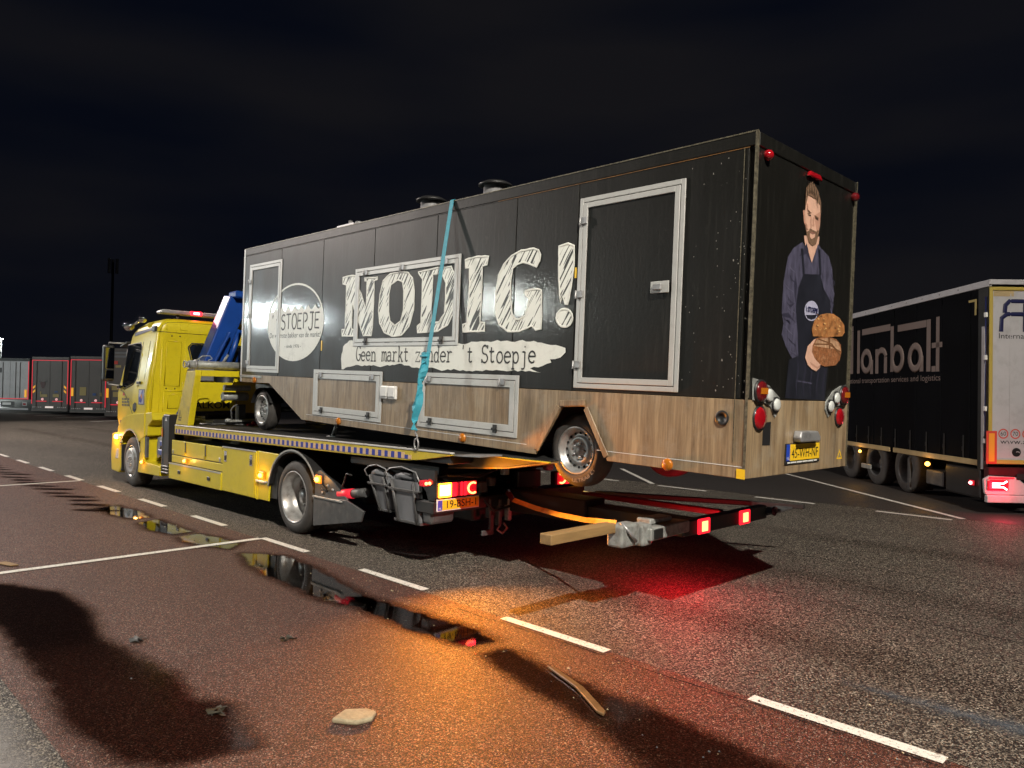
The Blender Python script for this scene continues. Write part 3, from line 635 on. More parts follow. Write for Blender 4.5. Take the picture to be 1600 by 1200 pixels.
def framed(name, x0, x1, z0, z1, o=0.042, i=0.056, panel=None, label=None, hinges=(), latches=(), hside='left', latch_mat=None):
    p = MB().box((x0+o+i+0.002, -0.003, z0+o+i+0.002), (x1-o-i-0.002, -0.0006, z1-o-i-0.002)).build(name, panel, TRL)
    if label: p['label'] = label
    def ring(a0, a1, b0, b1, w, y, nm):
        m = MB()
        m.box((a0, y, b0), (a0+w, -0.0005, b1)); m.box((a1-w, y, b0), (a1, -0.0005, b1))
        m.box((a0+w, y, b0), (a1-w, -0.0005, b0+w)); m.box((a0+w, y, b1-w), (a1-w, -0.0005, b1))
        return m.build(nm, M['aluminium frame'], p, 0.003)
    ring(x0, x1, z0, z1, o, -0.012, 'outer_frame')
    ring(x0+o+0.007, x1-o-0.007, z0+o+0.007, z1-o-0.007, i-0.007, -0.016, 'leaf_frame')
    g = MB(); g.box((x0+o+0.0005, -0.0004, z0+o), (x1-o, 0.0, z1-o)); g.build('seal', M['black print'], p)
    for (hx, hz) in hinges:
        MB().box((hx-0.04, -0.03, hz-0.03), (hx+0.045, -0.0165, hz+0.035)).tube([(hx-0.03, -0.031, hz-0.04), (hx-0.03, -0.031, hz+0.04)], 0.010, 8).build('hinge', M['dull silver'], p, 0.004)
    for (hx, hz) in latches:
        MB().box((hx-0.03, -0.030, hz-0.04), (hx+0.03, -0.0165, hz+0.045)).box((hx-0.045, -0.038, hz-0.012), (hx+0.02, -0.031, hz+0.012)).build('latch', latch_mat or M['black metal'], p, 0.004)
    return p
d = framed('entrance_door', -1.755, -0.615, 0.638, 2.395, panel=M['black panel'], label='wide black entrance door with white aluminium frame', hinges=((-1.70, 2.18), (-1.72, 1.50), (-1.72, 0.85)))
MB().box((-0.91, -0.035, 1.463), (-0.725, -0.029, 1.562)).build('handle_plate', M['aluminium frame'], d, 0.006)
MB().box((-0.88, -0.055, 1.485), (-0.79, -0.036, 1.54)).build('door_handle', M['dull silver'], d, 0.008)
d = framed('service_door', -8.80, -7.69, 0.655, 2.378, panel=M['black panel'], label='narrow front door with aluminium frame', hinges=((-8.76, 2.1), (-8.76, 1.55), (-8.76, 0.8)))
d = framed('serving_hatch', -5.61, -3.465, 1.045, 2.052, panel=M['black panel'], label='serving hatch crossing the first big letters', hinges=((-5.35, 1.985), (-4.55, 1.985), (-3.72, 1.985)), latches=((-5.3, 1.10), (-3.75, 1.10)))
d = framed('storage_hatch', -6.61, -4.905, 0.094, 0.728, o=0.05, i=0.075, panel=M['oak'], label='oak storage hatch with aluminium frame nearer the front', hinges=((-6.4, 0.655), (-5.12, 0.655)), latches=((-6.35, 0.165), (-5.18, 0.165)))
d = framed('storage_hatch', -4.15, -2.482, 0.105, 0.735, o=0.05, i=0.075, panel=M['oak'], label='oak storage hatch with aluminium frame behind the strap', hinges=((-3.95, 0.66), (-2.72, 0.66)), latches=((-3.9, 0.175), (-2.8, 0.175)))
for x in (-4.895, -4.73):
    s = MB().box((x, -0.04, 0.395), (x+0.155, -0.001, 0.556)).build('socket_box', M['white trim'], TRL, 0.012, 2)
    MB().box((x+0.012, -0.052, 0.425), (x+0.143, -0.041, 0.545)).build('flap', M['white trim'], s, 0.006)
MB().lathe((-0.20, 0, 0.455), 'y', [(-0.012, 0.060), (-0.016, 0.055), (-0.016, 0.036), (-0.004, 0.034), (-0.004, 0.0005)], 24).build('drain_cap', M['black plastic'], TRL)
def marker(x, z, m=None, nm='side_marker'):
    MB().lathe((x, -0.001, z), 'y', [(0, 0.052), (-0.015, 0.050), (-0.026, 0.036), (-0.030, 0.0005)], 16).build(nm, m or M['amber lens off'], TRL)
for x, z in ((-8.50, 0.53), (-5.91, 0.045), (-3.33, 0.037), (-0.69, 0.037)): marker(x, z)

# chips where the vinyl is knocked through to pale primer near the rear corner
rc = random.Random(9); ch = MB()
for k in range(75):
    x = -0.02-abs(rc.gauss(0, 0.22)); z = rc.uniform(0.65, 2.5); s_ = rc.uniform(0.0015, 0.0042)*(1.8 if rc.random() < .08 else 1)
    if -0.106 < x < -0.095: continue
    pts = [(x+s_*cos(a+rc.uniform(-.3, .3)), z+s_*1.6*sin(a)) for a in (0, 1.3, 2.5, 3.8, 5.1)]
    ch.add([(p[0], -0.0008, p[1]) for p in pts], [tuple(range(5))])
ch.build('vinyl_chips', M['chip grey'], TRL, kind='stuff')
# printed pictures and words on the side
HL = 0.0045
DATA = [{"N":[[[-5.926,1.968],[-5.83,1.974],[-5.605,1.966],[-5.556,1.823],[-5.461,1.717],[-5.347,1.538],[-5.335,1.587],[-5.337,1.882],[-5.387,1.886],[-5.396,1.923],[-5.098,1.914],[-5.096,1.884],[-5.171,1.873],[-5.167,1.652],[-5.172,1.336],[-5.19,1.179],[-5.379,1.179],[-5.583,1.486],[-5.669,1.603],[-5.668,1.527],[-5.662,1.275],[-5.61,1.261],[-5.604,1.179],[-5.901,1.184],[-5.907,1.274],[-5.829,1.272],[-5.823,1.534],[-5.829,1.789],[-5.834,1.866],[-5.921,1.884]]],"O":[[[-4.622,1.939],[-4.444,1.917],[-4.353,1.848],[-4.311,1.697],[-4.31,1.471],[-4.384,1.28],[-4.534,1.174],[-4.734,1.165],[-4.903,1.216],[-5.016,1.332],[-5.047,1.477],[-5.029,1.693],[-4.966,1.856],[-4.825,1.929]],[[-4.657,1.846],[-4.555,1.816],[-4.519,1.71],[-4.514,1.479],[-4.564,1.342],[-4.681,1.293],[-4.787,1.349],[-4.826,1.468],[-4.833,1.682],[-4.796,1.797]]],"D":[[[-4.243,1.913],[-4.05,1.92],[-3.872,1.933],[-3.629,1.924],[-3.556,1.822],[-3.541,1.566],[-3.573,1.397],[-3.658,1.272],[-3.827,1.206],[-4.217,1.197],[-4.228,1.276],[-4.159,1.308],[-4.152,1.643],[-4.154,1.822],[-4.233,1.895]],[[-3.965,1.864],[-3.797,1.862],[-3.713,1.747],[-3.71,1.564],[-3.717,1.403],[-3.816,1.309],[-3.948,1.296],[-3.966,1.588]]],"I":[[[-3.393,1.977],[-3.184,1.994],[-3.014,1.978],[-3.032,1.894],[-3.108,1.885],[-3.107,1.727],[-3.1,1.481],[-3.112,1.288],[-3.038,1.281],[-3.033,1.189],[-3.389,1.191],[-3.394,1.27],[-3.325,1.284],[-3.313,1.491],[-3.307,1.72],[-3.32,1.887],[-3.381,1.887]]],"G":[[[-2.298,1.807],[-2.262,1.865],[-2.252,1.921],[-2.281,1.971],[-2.348,1.992],[-2.524,1.99],[-2.662,1.95],[-2.772,1.871],[-2.846,1.768],[-2.874,1.611],[-2.872,1.371],[-2.809,1.249],[-2.676,1.182],[-2.507,1.178],[-2.334,1.232],[-2.278,1.188],[-2.207,1.196],[-2.208,1.383],[-2.22,1.571],[-2.273,1.588],[-2.447,1.58],[-2.452,1.547],[-2.389,1.505],[-2.398,1.429],[-2.434,1.335],[-2.514,1.299],[-2.569,1.301],[-2.629,1.362],[-2.659,1.519],[-2.662,1.705],[-2.64,1.821],[-2.572,1.859],[-2.49,1.871],[-2.407,1.85]]],"bang":[[[-2.007,1.98],[-1.891,1.995],[-1.817,1.965],[-1.813,1.78],[-1.833,1.584],[-1.867,1.423],[-1.904,1.425],[-1.938,1.499],[-1.96,1.437],[-1.976,1.52],[-1.995,1.686]]],"dot":[[[-1.8,1.29],[-1.806,1.257],[-1.827,1.23],[-1.859,1.212],[-1.898,1.207],[-1.939,1.214],[-1.974,1.234],[-1.998,1.263],[-2.008,1.297],[-2.002,1.33],[-1.98,1.357],[-1.947,1.375],[-1.907,1.38],[-1.867,1.371],[-1.833,1.351],[-1.809,1.323]]],"strip":[[[-5.877,0.741],[-5.906,0.883],[-5.86,1.046],[-5.713,1.125],[-5.383,1.131],[-4.931,1.093],[-4.388,1.091],[-3.975,1.096],[-3.455,1.073],[-3.029,1.086],[-2.679,1.086],[-2.349,1.071],[-2.141,1.054],[-2.0,1.038],[-1.881,1.008],[-1.869,0.965],[-1.934,0.915],[-2.072,0.899],[-2.05,0.87],[-2.17,0.839],[-2.335,0.807],[-2.187,0.765],[-2.506,0.774],[-2.776,0.785],[-3.257,0.768],[-3.786,0.776],[-4.308,0.785],[-4.557,0.827],[-5.012,0.794],[-5.578,0.786]]]},{"shirt":[[0.818,1.935],[0.66,1.863],[0.566,1.776],[0.506,1.566],[0.495,1.316],[0.535,1.232],[0.51,1.142],[0.584,1.053],[0.718,0.95],[0.859,0.951],[0.937,1.02],[0.993,1.078],[1.351,1.071],[1.455,1.392],[1.478,1.567],[1.416,1.789],[1.339,1.886],[1.177,1.935],[1.111,1.964],[1.002,1.783]],"apron":[[0.854,1.672],[1.173,1.706],[1.262,1.588],[1.403,1.502],[1.463,1.163],[1.407,0.902],[1.368,0.611],[0.61,0.625],[0.65,0.941],[0.821,0.982],[0.792,1.172],[0.738,1.381],[0.77,1.544]],"strapl":[[0.787,1.877],[0.823,1.882],[0.878,1.669],[0.842,1.665]],"strapr":[[1.114,1.926],[1.153,1.92],[1.199,1.704],[1.161,1.699]],"neck":[[0.837,1.991],[1.13,2.028],[1.125,1.944],[1.002,1.778],[0.884,1.869]],"face":[[0.83,2.306],[0.825,2.224],[0.842,2.111],[0.876,2.018],[0.936,1.945],[0.99,1.93],[1.055,1.958],[1.096,2.036],[1.125,2.125],[1.127,2.221],[1.112,2.308],[1.005,2.352],[0.899,2.343]],"ear":[[0.795,2.195],[0.827,2.201],[0.847,2.077],[0.821,2.096]],"hair":[[0.824,2.189],[0.821,2.304],[0.827,2.387],[0.866,2.421],[0.909,2.448],[0.983,2.443],[1.061,2.405],[1.12,2.322],[1.132,2.228],[1.103,2.294],[1.077,2.313],[1.021,2.329],[0.94,2.334],[0.873,2.335],[0.846,2.274]],"hairtop":[[0.856,2.381],[0.917,2.435],[0.984,2.431],[1.042,2.395],[1.075,2.337],[1.006,2.347],[0.923,2.366],[0.872,2.349]],"beard":[[0.853,2.055],[0.882,2.03],[0.92,2.048],[0.931,2.068],[1.032,2.061],[1.066,2.061],[1.085,2.082],[1.102,2.073],[1.097,2.024],[1.063,1.953],[0.991,1.928],[0.926,1.944],[0.878,2.001]],"chin":[[0.935,2.027],[0.988,2.024],[1.034,2.038],[1.03,2.008],[0.972,1.981],[0.937,1.998]],"mouth":[[0.93,2.039],[0.983,2.04],[1.034,2.045],[0.984,2.03]],"nose":[[0.984,2.171],[1.008,2.176],[1.007,2.098],[0.949,2.087],[0.977,2.102]],"cheekshade":[[1.007,2.187],[1.122,2.244],[1.127,2.161],[1.102,2.049],[1.066,2.061],[1.024,2.143]],"eyel":[[0.888,2.177],[0.94,2.183],[0.944,2.171],[0.896,2.166]],"eyer":[[1.021,2.178],[1.083,2.177],[1.084,2.159],[1.029,2.165]],"browl":[[0.868,2.185],[0.945,2.205],[0.946,2.197],[0.875,2.177]],"browr":[[1.009,2.192],[1.089,2.184],[1.09,2.176],[1.01,2.182]],"bread1":[[1.063,1.163],[1.037,1.227],[1.082,1.299],[1.193,1.359],[1.321,1.382],[1.455,1.39],[1.595,1.366],[1.707,1.307],[1.721,1.239],[1.67,1.204],[1.385,1.177]],"bread2":[[1.127,1.15],[1.254,1.17],[1.385,1.177],[1.545,1.168],[1.647,1.126],[1.668,1.059],[1.633,0.979],[1.545,0.932],[1.322,0.911],[1.19,0.931],[1.081,0.973],[1.045,1.026],[1.049,1.09]],"cut1":[[1.09,1.102],[1.391,1.12],[1.625,1.067],[1.638,1.053],[1.392,1.106],[1.091,1.09]],"cut2":[[1.17,1.153],[1.458,1.124],[1.652,1.029],[1.641,1.019],[1.436,1.114],[1.16,1.141]],"cut3":[[1.363,1.174],[1.412,1.177],[1.422,1.075],[1.395,1.073]],"flour":[[1.149,1.143],[1.386,1.172],[1.594,1.143],[1.653,1.068],[1.508,1.079],[1.177,1.079],[1.092,1.083]],"hand":[[0.969,1.072],[1.077,1.133],[1.128,1.148],[1.061,1.082],[1.055,1.026],[1.112,0.974],[1.23,0.924],[1.219,0.897],[1.154,0.865],[1.069,0.88],[0.983,0.913],[0.927,0.974]],"finger":[[1.022,0.942],[1.172,0.903],[1.217,0.918],[1.227,0.905],[1.174,0.884],[1.045,0.916]],"badge":[[1.154,1.388],[1.15,1.361],[1.132,1.335],[1.103,1.313],[1.066,1.297],[1.025,1.29],[0.983,1.29],[0.944,1.299],[0.913,1.316],[0.892,1.338],[0.884,1.363],[0.888,1.39],[0.904,1.416],[0.932,1.437],[0.968,1.453],[1.009,1.462],[1.051,1.462],[1.09,1.453],[1.123,1.437],[1.145,1.415]],"badgetop":[[0.903,1.392],[0.909,1.405],[0.931,1.429],[0.966,1.448],[1.009,1.457],[1.054,1.456],[1.093,1.445],[1.12,1.426],[1.13,1.414]],"badgebot":[[0.915,1.333],[1.13,1.352],[1.101,1.319],[1.024,1.299],[0.943,1.306]],"fold1":[[0.709,1.643],[0.745,1.568],[0.74,1.399],[0.715,1.467],[0.687,1.561]],"fold2":[[0.503,1.307],[0.613,1.325],[0.734,1.257],[0.635,1.284],[0.523,1.287]],"fold3":[[0.549,1.415],[0.626,1.388],[0.72,1.415],[0.647,1.368]],"collar":[[0.762,1.809],[0.817,1.861],[0.89,1.935],[0.937,1.861],[1.002,1.781],[0.898,1.846]],"pocket":[[0.804,0.777],[1.096,0.763],[1.097,0.752],[0.805,0.767]]}]
LT, MAN = DATA
def fit(pts, **k): return jag(pts, k.get('step', 0.05), k.get('amp', 0.004), k.get('seed', 2))
for i, k in enumerate(('N', 'O', 'D', 'I', 'G', 'bang', 'dot')):
    cs = [fit(c, seed=5+i) for c in LT[k]]
    flatshape(cs, mapS(), HL, M['sketch print'], TRL, 'lettering')
    strokes([c+[c[0]] for c in cs], 0.022, mapS(), HL+0.0015, M['white print'], TRL, 'lettering_outline', 0.06)
flatshape([jag(LT['strip'][0], 0.05, 0.012, 9)], mapS(), HL, M['white print'], TRL, 'brush_stroke')
type_line("Geen markt zonder 't Stoepje", -5.53, 0.862, 3.27, 0.185, 0.017, mapS(), HL+0.003, M['black print'], TRL)
# round emblem with scalloped awning
cx, cz, rx, rz = -7.25, 1.410, 0.86, 0.572
ring = arc(cx, cz, rx, rz, 0, 360, 48)[:-1]; ring_in = arc(cx, cz, rx-0.035, rz-0.028, 0, 360, 48)[:-1]
scal = []
for k in range(8):
    x0 = cx-0.80+k*0.2
    for j in range(7): scal.append((x0+0.2*j/6, 1.655-0.075*sin(pi*j/6)))
flatshape([ring, ring_in], mapS(), HL+0.0002, M['white print'], TRL, 'emblem_ring')
lower = arc(cx, cz, rx-0.0352, rz-0.0282, -205.5, 25.5, 36)
flatshape([lower+[(cx+0.80, 1.655)]+scal[::-1]], mapS(), HL, M['white print'], TRL, 'emblem')
def hand(ch):
    B = arc
    return {'S': [B(.26, .76, .2, .22, 30, 260, 8)+B(.24, .26, .22, .28, 80, -150, 8)], 'T': [[(0, .98), (.5, 1.0)], [(.25, 1), (.24, 0)]],
            'O': [B(.27, .5, .24, .5, 0, 360, 16)], 'E': [[(.46, .97), (.06, .98), (.04, .02), (.46, 0)], [(.05, .52), (.38, .52)]],
            'P': [[(.06, 0), (.06, 1.0)]+B(.2, .72, .24, .27, 85, -90, 8)], 'J': [[(.1, 1.0), (.5, 1.0)], [(.36, 1), (.36, .1)]+B(.18, .1, .18, .2, 0, -180, 7)],
            "'": [[(.2, 1.05), (.14, .8)]], 't': [[(.2, .9), (.22, 0)], [(.02, .68), (.42, .72)]]}.get(ch, [])
def hand_line(s, u, v, width, height, w, mp_, h, m, parent, adv=.6):
    sx = width/(adv*len(s)-.08); L = []
    for i, ch in enumerate(s):
        for pl in hand(ch): L.append([(u+(i*adv+p[0])*sx, v+p[1]*height) for p in pl])
    return strokes(L, w, mp_, h, m, parent)
hand_line("STOEPJE", -7.66, 1.312, 1.16, 0.225, 0.026, mapS(), HL+0.002, M['black print'], TRL)
hand_line("'t", -7.98, 1.312, 0.30, 0.22, 0.026, mapS(), HL+0.002, M['black print'], TRL)
txt("De warmste bakker van de markt!", 0.11, -8.02, 1.185, mapS(), HL+0.0015, M['black print'], TRL, width=1.55, shear=0.15)
txt("- sinds 1976 -", 0.07, -7.52, 1.035, mapS(), HL+0.0015, M['black print'], TRL, width=0.50)

# printed baker on the back
def pr(k, m, h, nm): return flatshape([MAN[k]], mapR(), h, M[m], TRL, nm)
H0 = 0.0012
for j, (k, m, nm) in enumerate((('neck', 'skin', 'printed_neck'), ('shirt', 'shirt', 'printed_shirt'), ('fold1', 'shirt shade', 'printed_fold'), ('fold2', 'shirt shade', 'printed_fold'), ('fold3', 'shirt shade', 'printed_fold'),
        ('collar', 'shirt shade', 'printed_collar'), ('apron', 'apron', 'printed_apron'), ('strapl', 'apron', 'printed_apron_strap'), ('strapr', 'apron', 'printed_apron_strap'), ('pocket', 'shirt', 'printed_pocket'),
        ('ear', 'skin shade', 'printed_ear'), ('face', 'skin', 'printed_face'), ('cheekshade', 'skin shade', 'printed_cheek'), ('beard', 'hair', 'printed_beard'), ('chin', 'skin', 'printed_chin'), ('mouth', 'lips', 'printed_mouth'), ('nose', 'skin shade', 'printed_nose'),
        ('eyel', 'hair dark', 'printed_eye'), ('eyer', 'hair dark', 'printed_eye'), ('browl', 'hair', 'printed_brow'), ('browr', 'hair', 'printed_brow'), ('hair', 'hair', 'printed_hair'), ('hairtop', 'hair dark', 'printed_hair'),
        ('badge', 'badge', 'printed_badge'), ('badgebot', 'apron', 'printed_badge_band'), ('bread1', 'crust', 'printed_loaf'), ('bread2', 'crust dark', 'printed_loaf'), ('flour', 'flour', 'printed_flour'),
        ('cut1', 'cut', 'printed_cut'), ('cut2', 'cut', 'printed_cut'), ('cut3', 'cut', 'printed_cut'), ('hand', 'skin', 'printed_hand'), ('finger', 'skin shade', 'printed_finger'))):
    pr(k, m, H0+0.00035*j, nm)
rf = random.Random(5)
def foldline(pts, w, m, h):
    up = [(p[0]+w*sin(pi*(i+0.2)/(len(pts)-0.6)), p[1]) for i, p in enumerate(pts)]; flatshape([pts+up[::-1]], mapR(), h, M[m], TRL, 'printed_fold')
mk('shirt light', (0.10, 0.095, 0.15), 0.5); mk('skin light', (0.64, 0.38, 0.28), 0.45); mk('hair light', (0.30, 0.19, 0.12), 0.5); mk('crust light', (0.58, 0.33, 0.13), 0.5, var=0.3, vscale=30)
for k in range(9):
    z = 1.72-k*0.085; y = 0.56+0.02*sin(k*2.1)-(0.04 if k > 4 else 0)+max(0, k-5)*0.045
    foldline([(y+rf.uniform(-.03, .03), z), (y+0.05, z-0.035), (y+0.11, z-0.03-rf.uniform(0, .03)), (y+0.15, z-0.06)], rf.uniform(.015, .035), 'shirt shade' if k % 2 else 'shirt light', H0+0.0022+0.00004*k)
for k in range(6):
    z = 1.74-k*0.10; foldline([(1.40, z), (1.43, z-0.05), (1.46, z-0.06), (1.475, z-0.10)], .02, 'shirt light' if k % 2 else 'shirt shade', H0+0.0022+0.00004*k)
for k in range(5):
    y = 0.80+k*0.13; foldline([(y, 1.0-0.02*k), (y+0.02, 0.86), (y-0.01, 0.74), (y+0.015, 0.64)], .02, 'shirt shade', H0+0.0026)
for k in range(16):
    t = k/15; y = 0.815+0.24*t; z = 2.28+0.13*sin(pi*(t*0.8+0.12)); foldline([(y, z-0.05), (y-0.008, z), (y+0.004, z+0.055-0.02*abs(t-.4))], .012, 'hair light' if k % 2 else 'hair dark', H0+0.0120+0.00002*k)
for c_ in ([(0.86, 2.27), (0.90, 2.285), (0.93, 2.26), (0.92, 2.20), (0.87, 2.21)], [(0.935, 2.17), (0.95, 2.17), (0.955, 2.08), (0.94, 2.085)], [(0.855, 2.10), (0.885, 2.12), (0.895, 2.06), (0.865, 2.05)]):
    flatshape([c_], mapR(), H0+0.0119, M['skin light'], TRL, 'printed_highlight')
for k in range(26):
    cy_, cz_ = 1.36+rf.uniform(-.26, .26), 1.285+rf.uniform(-.07, .07); r_k = rf.uniform(.006, .016)
    flatshape([arc(cy_, cz_, r_k*1.6, r_k*0.6, 0, 360, 7)[:-1]], mapR(), H0+0.0118+0.00003*k, M['crust light' if k % 3 else 'cut'], TRL, 'printed_crumb')
hb = MAN['badge']; bx = sum(p[0] for p in hb)/len(hb); bz = sum(p[1] for p in hb)/len(hb)
txt("'t STOEPJE", 0.06, bx-0.115, bz-0.012, mapR(), H0+0.0125, M['navy print'], TRL, width=0.23, bold=0.002)
# rear lamps
def lens(y, z, r, m, nm, x=0.0, t=0.03):
    b = MB().lathe((x, y, z), 'x', [(0, r+0.012), (t*0.45, r+0.012), (t*0.45, r)], 24).build(nm, M['black plastic'], TRL)
    MB().lathe((x, y, z), 'x', [(t*0.4, r), (t*0.85, r*0.9), (t, r*0.55), (t*1.03, 0.0005)], 24).build('lens', m, b)
    return b
MB().prism([(0.055, 0.775), (0.14, 0.765), (0.33, 0.72), (0.505, 0.63), (0.515, 0.545), (0.44, 0.465), (0.36, 0.55), (0.20, 0.60), (0.07, 0.60)], 'x', 0.001, 0.012).build('lamp_plate', M['galvanised'], TRL, 0.004)
MB().prism([(1.37, 0.53), (1.375, 0.60), (1.52, 0.70), (1.66, 0.745), (1.80, 0.76), (1.82, 0.60), (1.70, 0.57), (1.60, 0.56), (1.44, 0.46)], 'x', 0.001, 0.012).build('lamp_plate', M['galvanised'], TRL, 0.004)
for s, (yy, zz) in ((1, (0.165, 0.672)), (-1, (1.735, 0.662))):
    b = lens(yy, zz, 0.082, M['red lens dark'], 'tail_lamp', 0.0125, 0.04)
    MB().box((0.052, yy-0.055, zz-0.018), (0.0565, yy+0.055, zz+0.030)).build('indicator_lens', M['amber lens off'], b)
lens(0.305, 0.645, 0.052, M['clear lens'], 'reversing_lamp', 0.0125); lens(0.430, 0.570, 0.052, M['clear lens'], 'fog_lamp', 0.0125)
lens(1.575, 0.635, 0.052, M['clear lens'], 'reversing_lamp', 0.0125); lens(1.455, 0.560, 0.052, M['clear lens'], 'fog_lamp', 0.0125)
lens(0.190, 0.465, 0.088, M['red lens'], 'round_reflector'); lens(1.685, 0.465, 0.080, M['red lens'], 'round_reflector')
MB().ball((0.02, 0.140, 2.495), 0.042, 16).build('top_marker', M['red lens'], TRL)
MB().ball((0.02, 1.80, 2.50), 0.042, 16).build('top_marker', M['red lens dark'], TRL)
MB().prism([(0.83, 2.49), (1.08, 2.49), (1.05, 2.535), (0.86, 2.535)], 'x', 0.001, 0.035).build('brake_lamp', M['red lens'], TRL, 0.01, 2)
MB().prism([(0.262, 0.25), (0.385, 0.247), (0.388, 0.435), (0.33, 0.432), (0.262, 0.42)], 'x', 0.0008, 0.003).build('black_tape', M['black plastic'], TRL)
n = MB().prism([(0.79, 0.262), (1.15, 0.262), (1.165, 0.30), (1.10, 0.352), (0.80, 0.355), (0.775, 0.30)], 'x', 0.001, 0.075).build('plate_lamp', M['dull silver'], TRL, 0.012, 2)
MB().box((0.001, 0.84, 0.252), (0.06, 1.10, 0.2615)).build('bulb_cover', M['black plastic'], n)
p = MB().box((0.0008, 0.645, 0.075), (0.012, 1.285, 0.250)).build('number_plate', M['black plastic'], TRL, 0.004)
MB().box((0.0122, 0.655, 0.107), (0.0145, 0.715, 0.243)).build('blue_band', M['plate blue'], p)
MB().box((0.0122, 0.7155, 0.107), (0.0145, 1.275, 0.243)).build('plate_face', M['plate yellow'], p)
txt("45-WH-NF", 0.115, 0.745, 0.128, mapR(), 0.0155, M['black print'], p, width=0.50)
txt("NL", 0.035, 0.665, 0.118, mapR(), 0.0155, M['white print'], p, width=0.04)
sl = MB()
for k in range(26): sl.box((0.0122, 0.68+k*0.0215, 0.085), (0.0130, 0.68+k*0.0215+(0.009 if k % 5 == 2 else 0.017), 0.098))
sl.build('plate_small_print', M['white print'], p)['kind'] = 'stuff'
flatshape([[(1.735, 0.165), (1.80, 0.075), (1.675, 0.075)], [(1.735, 0.14), (1.775, 0.088), (1.70, 0.088)]], mapR(), 0.0015, M['plate yellow'], TRL, 'warning_triangle')

# wheels of the trailer
def wheel(parent, c, R, w, rr, name='wheel', side=-1, dish=0.06, studs=5, holes=0, deep=False, mats=None):
    """side -1: outer face towards -y. c is the centre of the outer face"""
    s = -side
    prof = [(0.035*s, rr-0.01), (0.0, rr+0.015), (-0.004*s, rr+0.05), (0.0, R-0.06), (0.022*s, R-0.018), (0.05*s, R), (w*s-0.05*s, R), (w*s-0.02*s, R-0.02), (w*s, R-0.07), (w*s, rr)]
    t = MB().lathe(c, 'y', prof, 48).build('tyre', M['rubber'], None, recalc=True)
    gr = MB()
    for k in range(48 if R > 0.4 else 0):
        a = 2*pi*k/48
        for q in (0.25, 0.5, 0.75):
            if (k+int(q*4)) % 2 == 0: continue
            cc = (c[0]+cos(a)*(R+0.001), c[1]+w*s*q, c[2]+sin(a)*(R+0.001))
            gr.tube([(cc[0]-cos(a)*0.006, cc[1]-0.03, cc[2]-sin(a)*0.006), (cc[0]-cos(a)*0.004, cc[1]+0.03, cc[2]-sin(a)*0.004)], 0.008, 4)
    wh = empty(name); wh.parent = parent
    t.parent = wh
    if gr.v: gr.build('tread', M['rubber dark'], wh, kind='stuff')
    m = mats or M['steel rim']
    if deep:
        rim = MB().lathe(c, 'y', [(0.0, rr+0.012), (-0.006*s, rr+0.002), (0.01*s, rr-0.012), (0.05*s, rr-0.03), (0.12*s, rr-0.04), (0.21*s, rr-0.05), (0.225*s, rr-0.09), (0.20*s, 0.145), (0.195*s, 0.10), (0.13*s, 0.09), (0.12*s, 0.02), (0.12*s, 0.0005)], 40)
    else:
        rim = MB().lathe(c, 'y', [(0.0, rr+0.012), (-0.006*s, rr+0.002), (0.006*s, rr-0.010), (0.03*s, rr-0.022), (0.045*s, rr-0.03), (dish*s, rr-0.045), (dish*s*0.8, rr*0.62), (dish*s*0.55, rr*0.50), (dish*s*0.75, rr*0.44), (dish*s*0.9, rr*0.30), (dish*s*0.6, rr*0.20), (dish*s*0.55, 0.0005)], 40)
    rm = rim.build('rim', m, wh, recalc=True)
    for k in range(holes):
        a = 2*pi*k/holes; r0 = rr*0.76
        MB().lathe((c[0]+cos(a)*r0, c[1]+dish*s*0.84, c[2]+sin(a)*r0), 'y', [(-0.002*s, 0.0005), (-0.0021*s, rr*0.058), (0.004*s, rr*0.062)], 10).build('vent_hole', M['rubber dark'], wh)
    for k in range(studs):
        a = 2*pi*k/studs; r0 = rr*(0.30 if not deep else 0.42)
        y0 = c[1]+(dish*0.7 if not deep else 0.19)*s
        MB().lathe((c[0]+cos(a)*r0, y0, c[2]+sin(a)*r0), 'y', [(-0.02*s, 0.0005), (-0.02*s, rr*0.045), (0.01*s, rr*0.045)], 8).build('wheel_nut', M['dull silver'], wh)
    return wh
wr = wheel(TRL, (-1.795, 0.105, 0.045), 0.345, 0.20, 0.215, holes=16, dish=0.07)
wheel(TRL, (-1.795, WD-0.105, 0.045), 0.345, 0.20, 0.215, side=1, holes=0, dish=0.07)
wheel(TRL, (-8.43, 0.10, 0.060), 0.325, 0.20, 0.215, holes=16, dish=0.07)
wheel(TRL, (-8.43, WD-0.10, 0.060), 0.325, 0.20, 0.215, side=1, holes=0, dish=0.07)
a = txt("ULTRA8 LT", 0.055, 0, 0, lambda u, v, h: (u, v, h), 0, M['grey plastic'], wr, width=0.30)
for v in a.data.vertices:
    ang = radians(-62)-(v.co.x-0.15)/0.30*-1.05; rr_ = 0.262+v.co.y*0.9
    ang = radians(-63)+(v.co.x-0.15)/0.27*1.0; r2 = 0.320-v.co.y*0.9
    v.co = (-1.795+cos(ang)*(r2-0.02), 0.105-0.0065, 0.045+sin(ang)*(r2-0.02))
MB().tube([(-1.795, 0.3, 0.045), (-1.795, WD-0.3, 0.045)], 0.045, 10).build('axle', M['black metal'], TRL)
MB().tube([(-8.43, 0.3, 0.06), (-8.43, WD-0.3, 0.06)], 0.045, 10).build('axle', M['black metal'], TRL)
MB().lathe((-8.43, 0.07, 0.06), 'y', [(0, 0.350), (0.24, 0.350)], 14, a0=radians(20), a1=radians(165)).build('mudguard', M['black plastic'], TRL)
MB().box((-9.0, 0.25, 0.36), (-2.4, 0.33, 0.46)).box((-9.0, WD-0.33, 0.36), (-2.4, WD-0.25, 0.46)).build('chassis', M['black metal'], TRL)
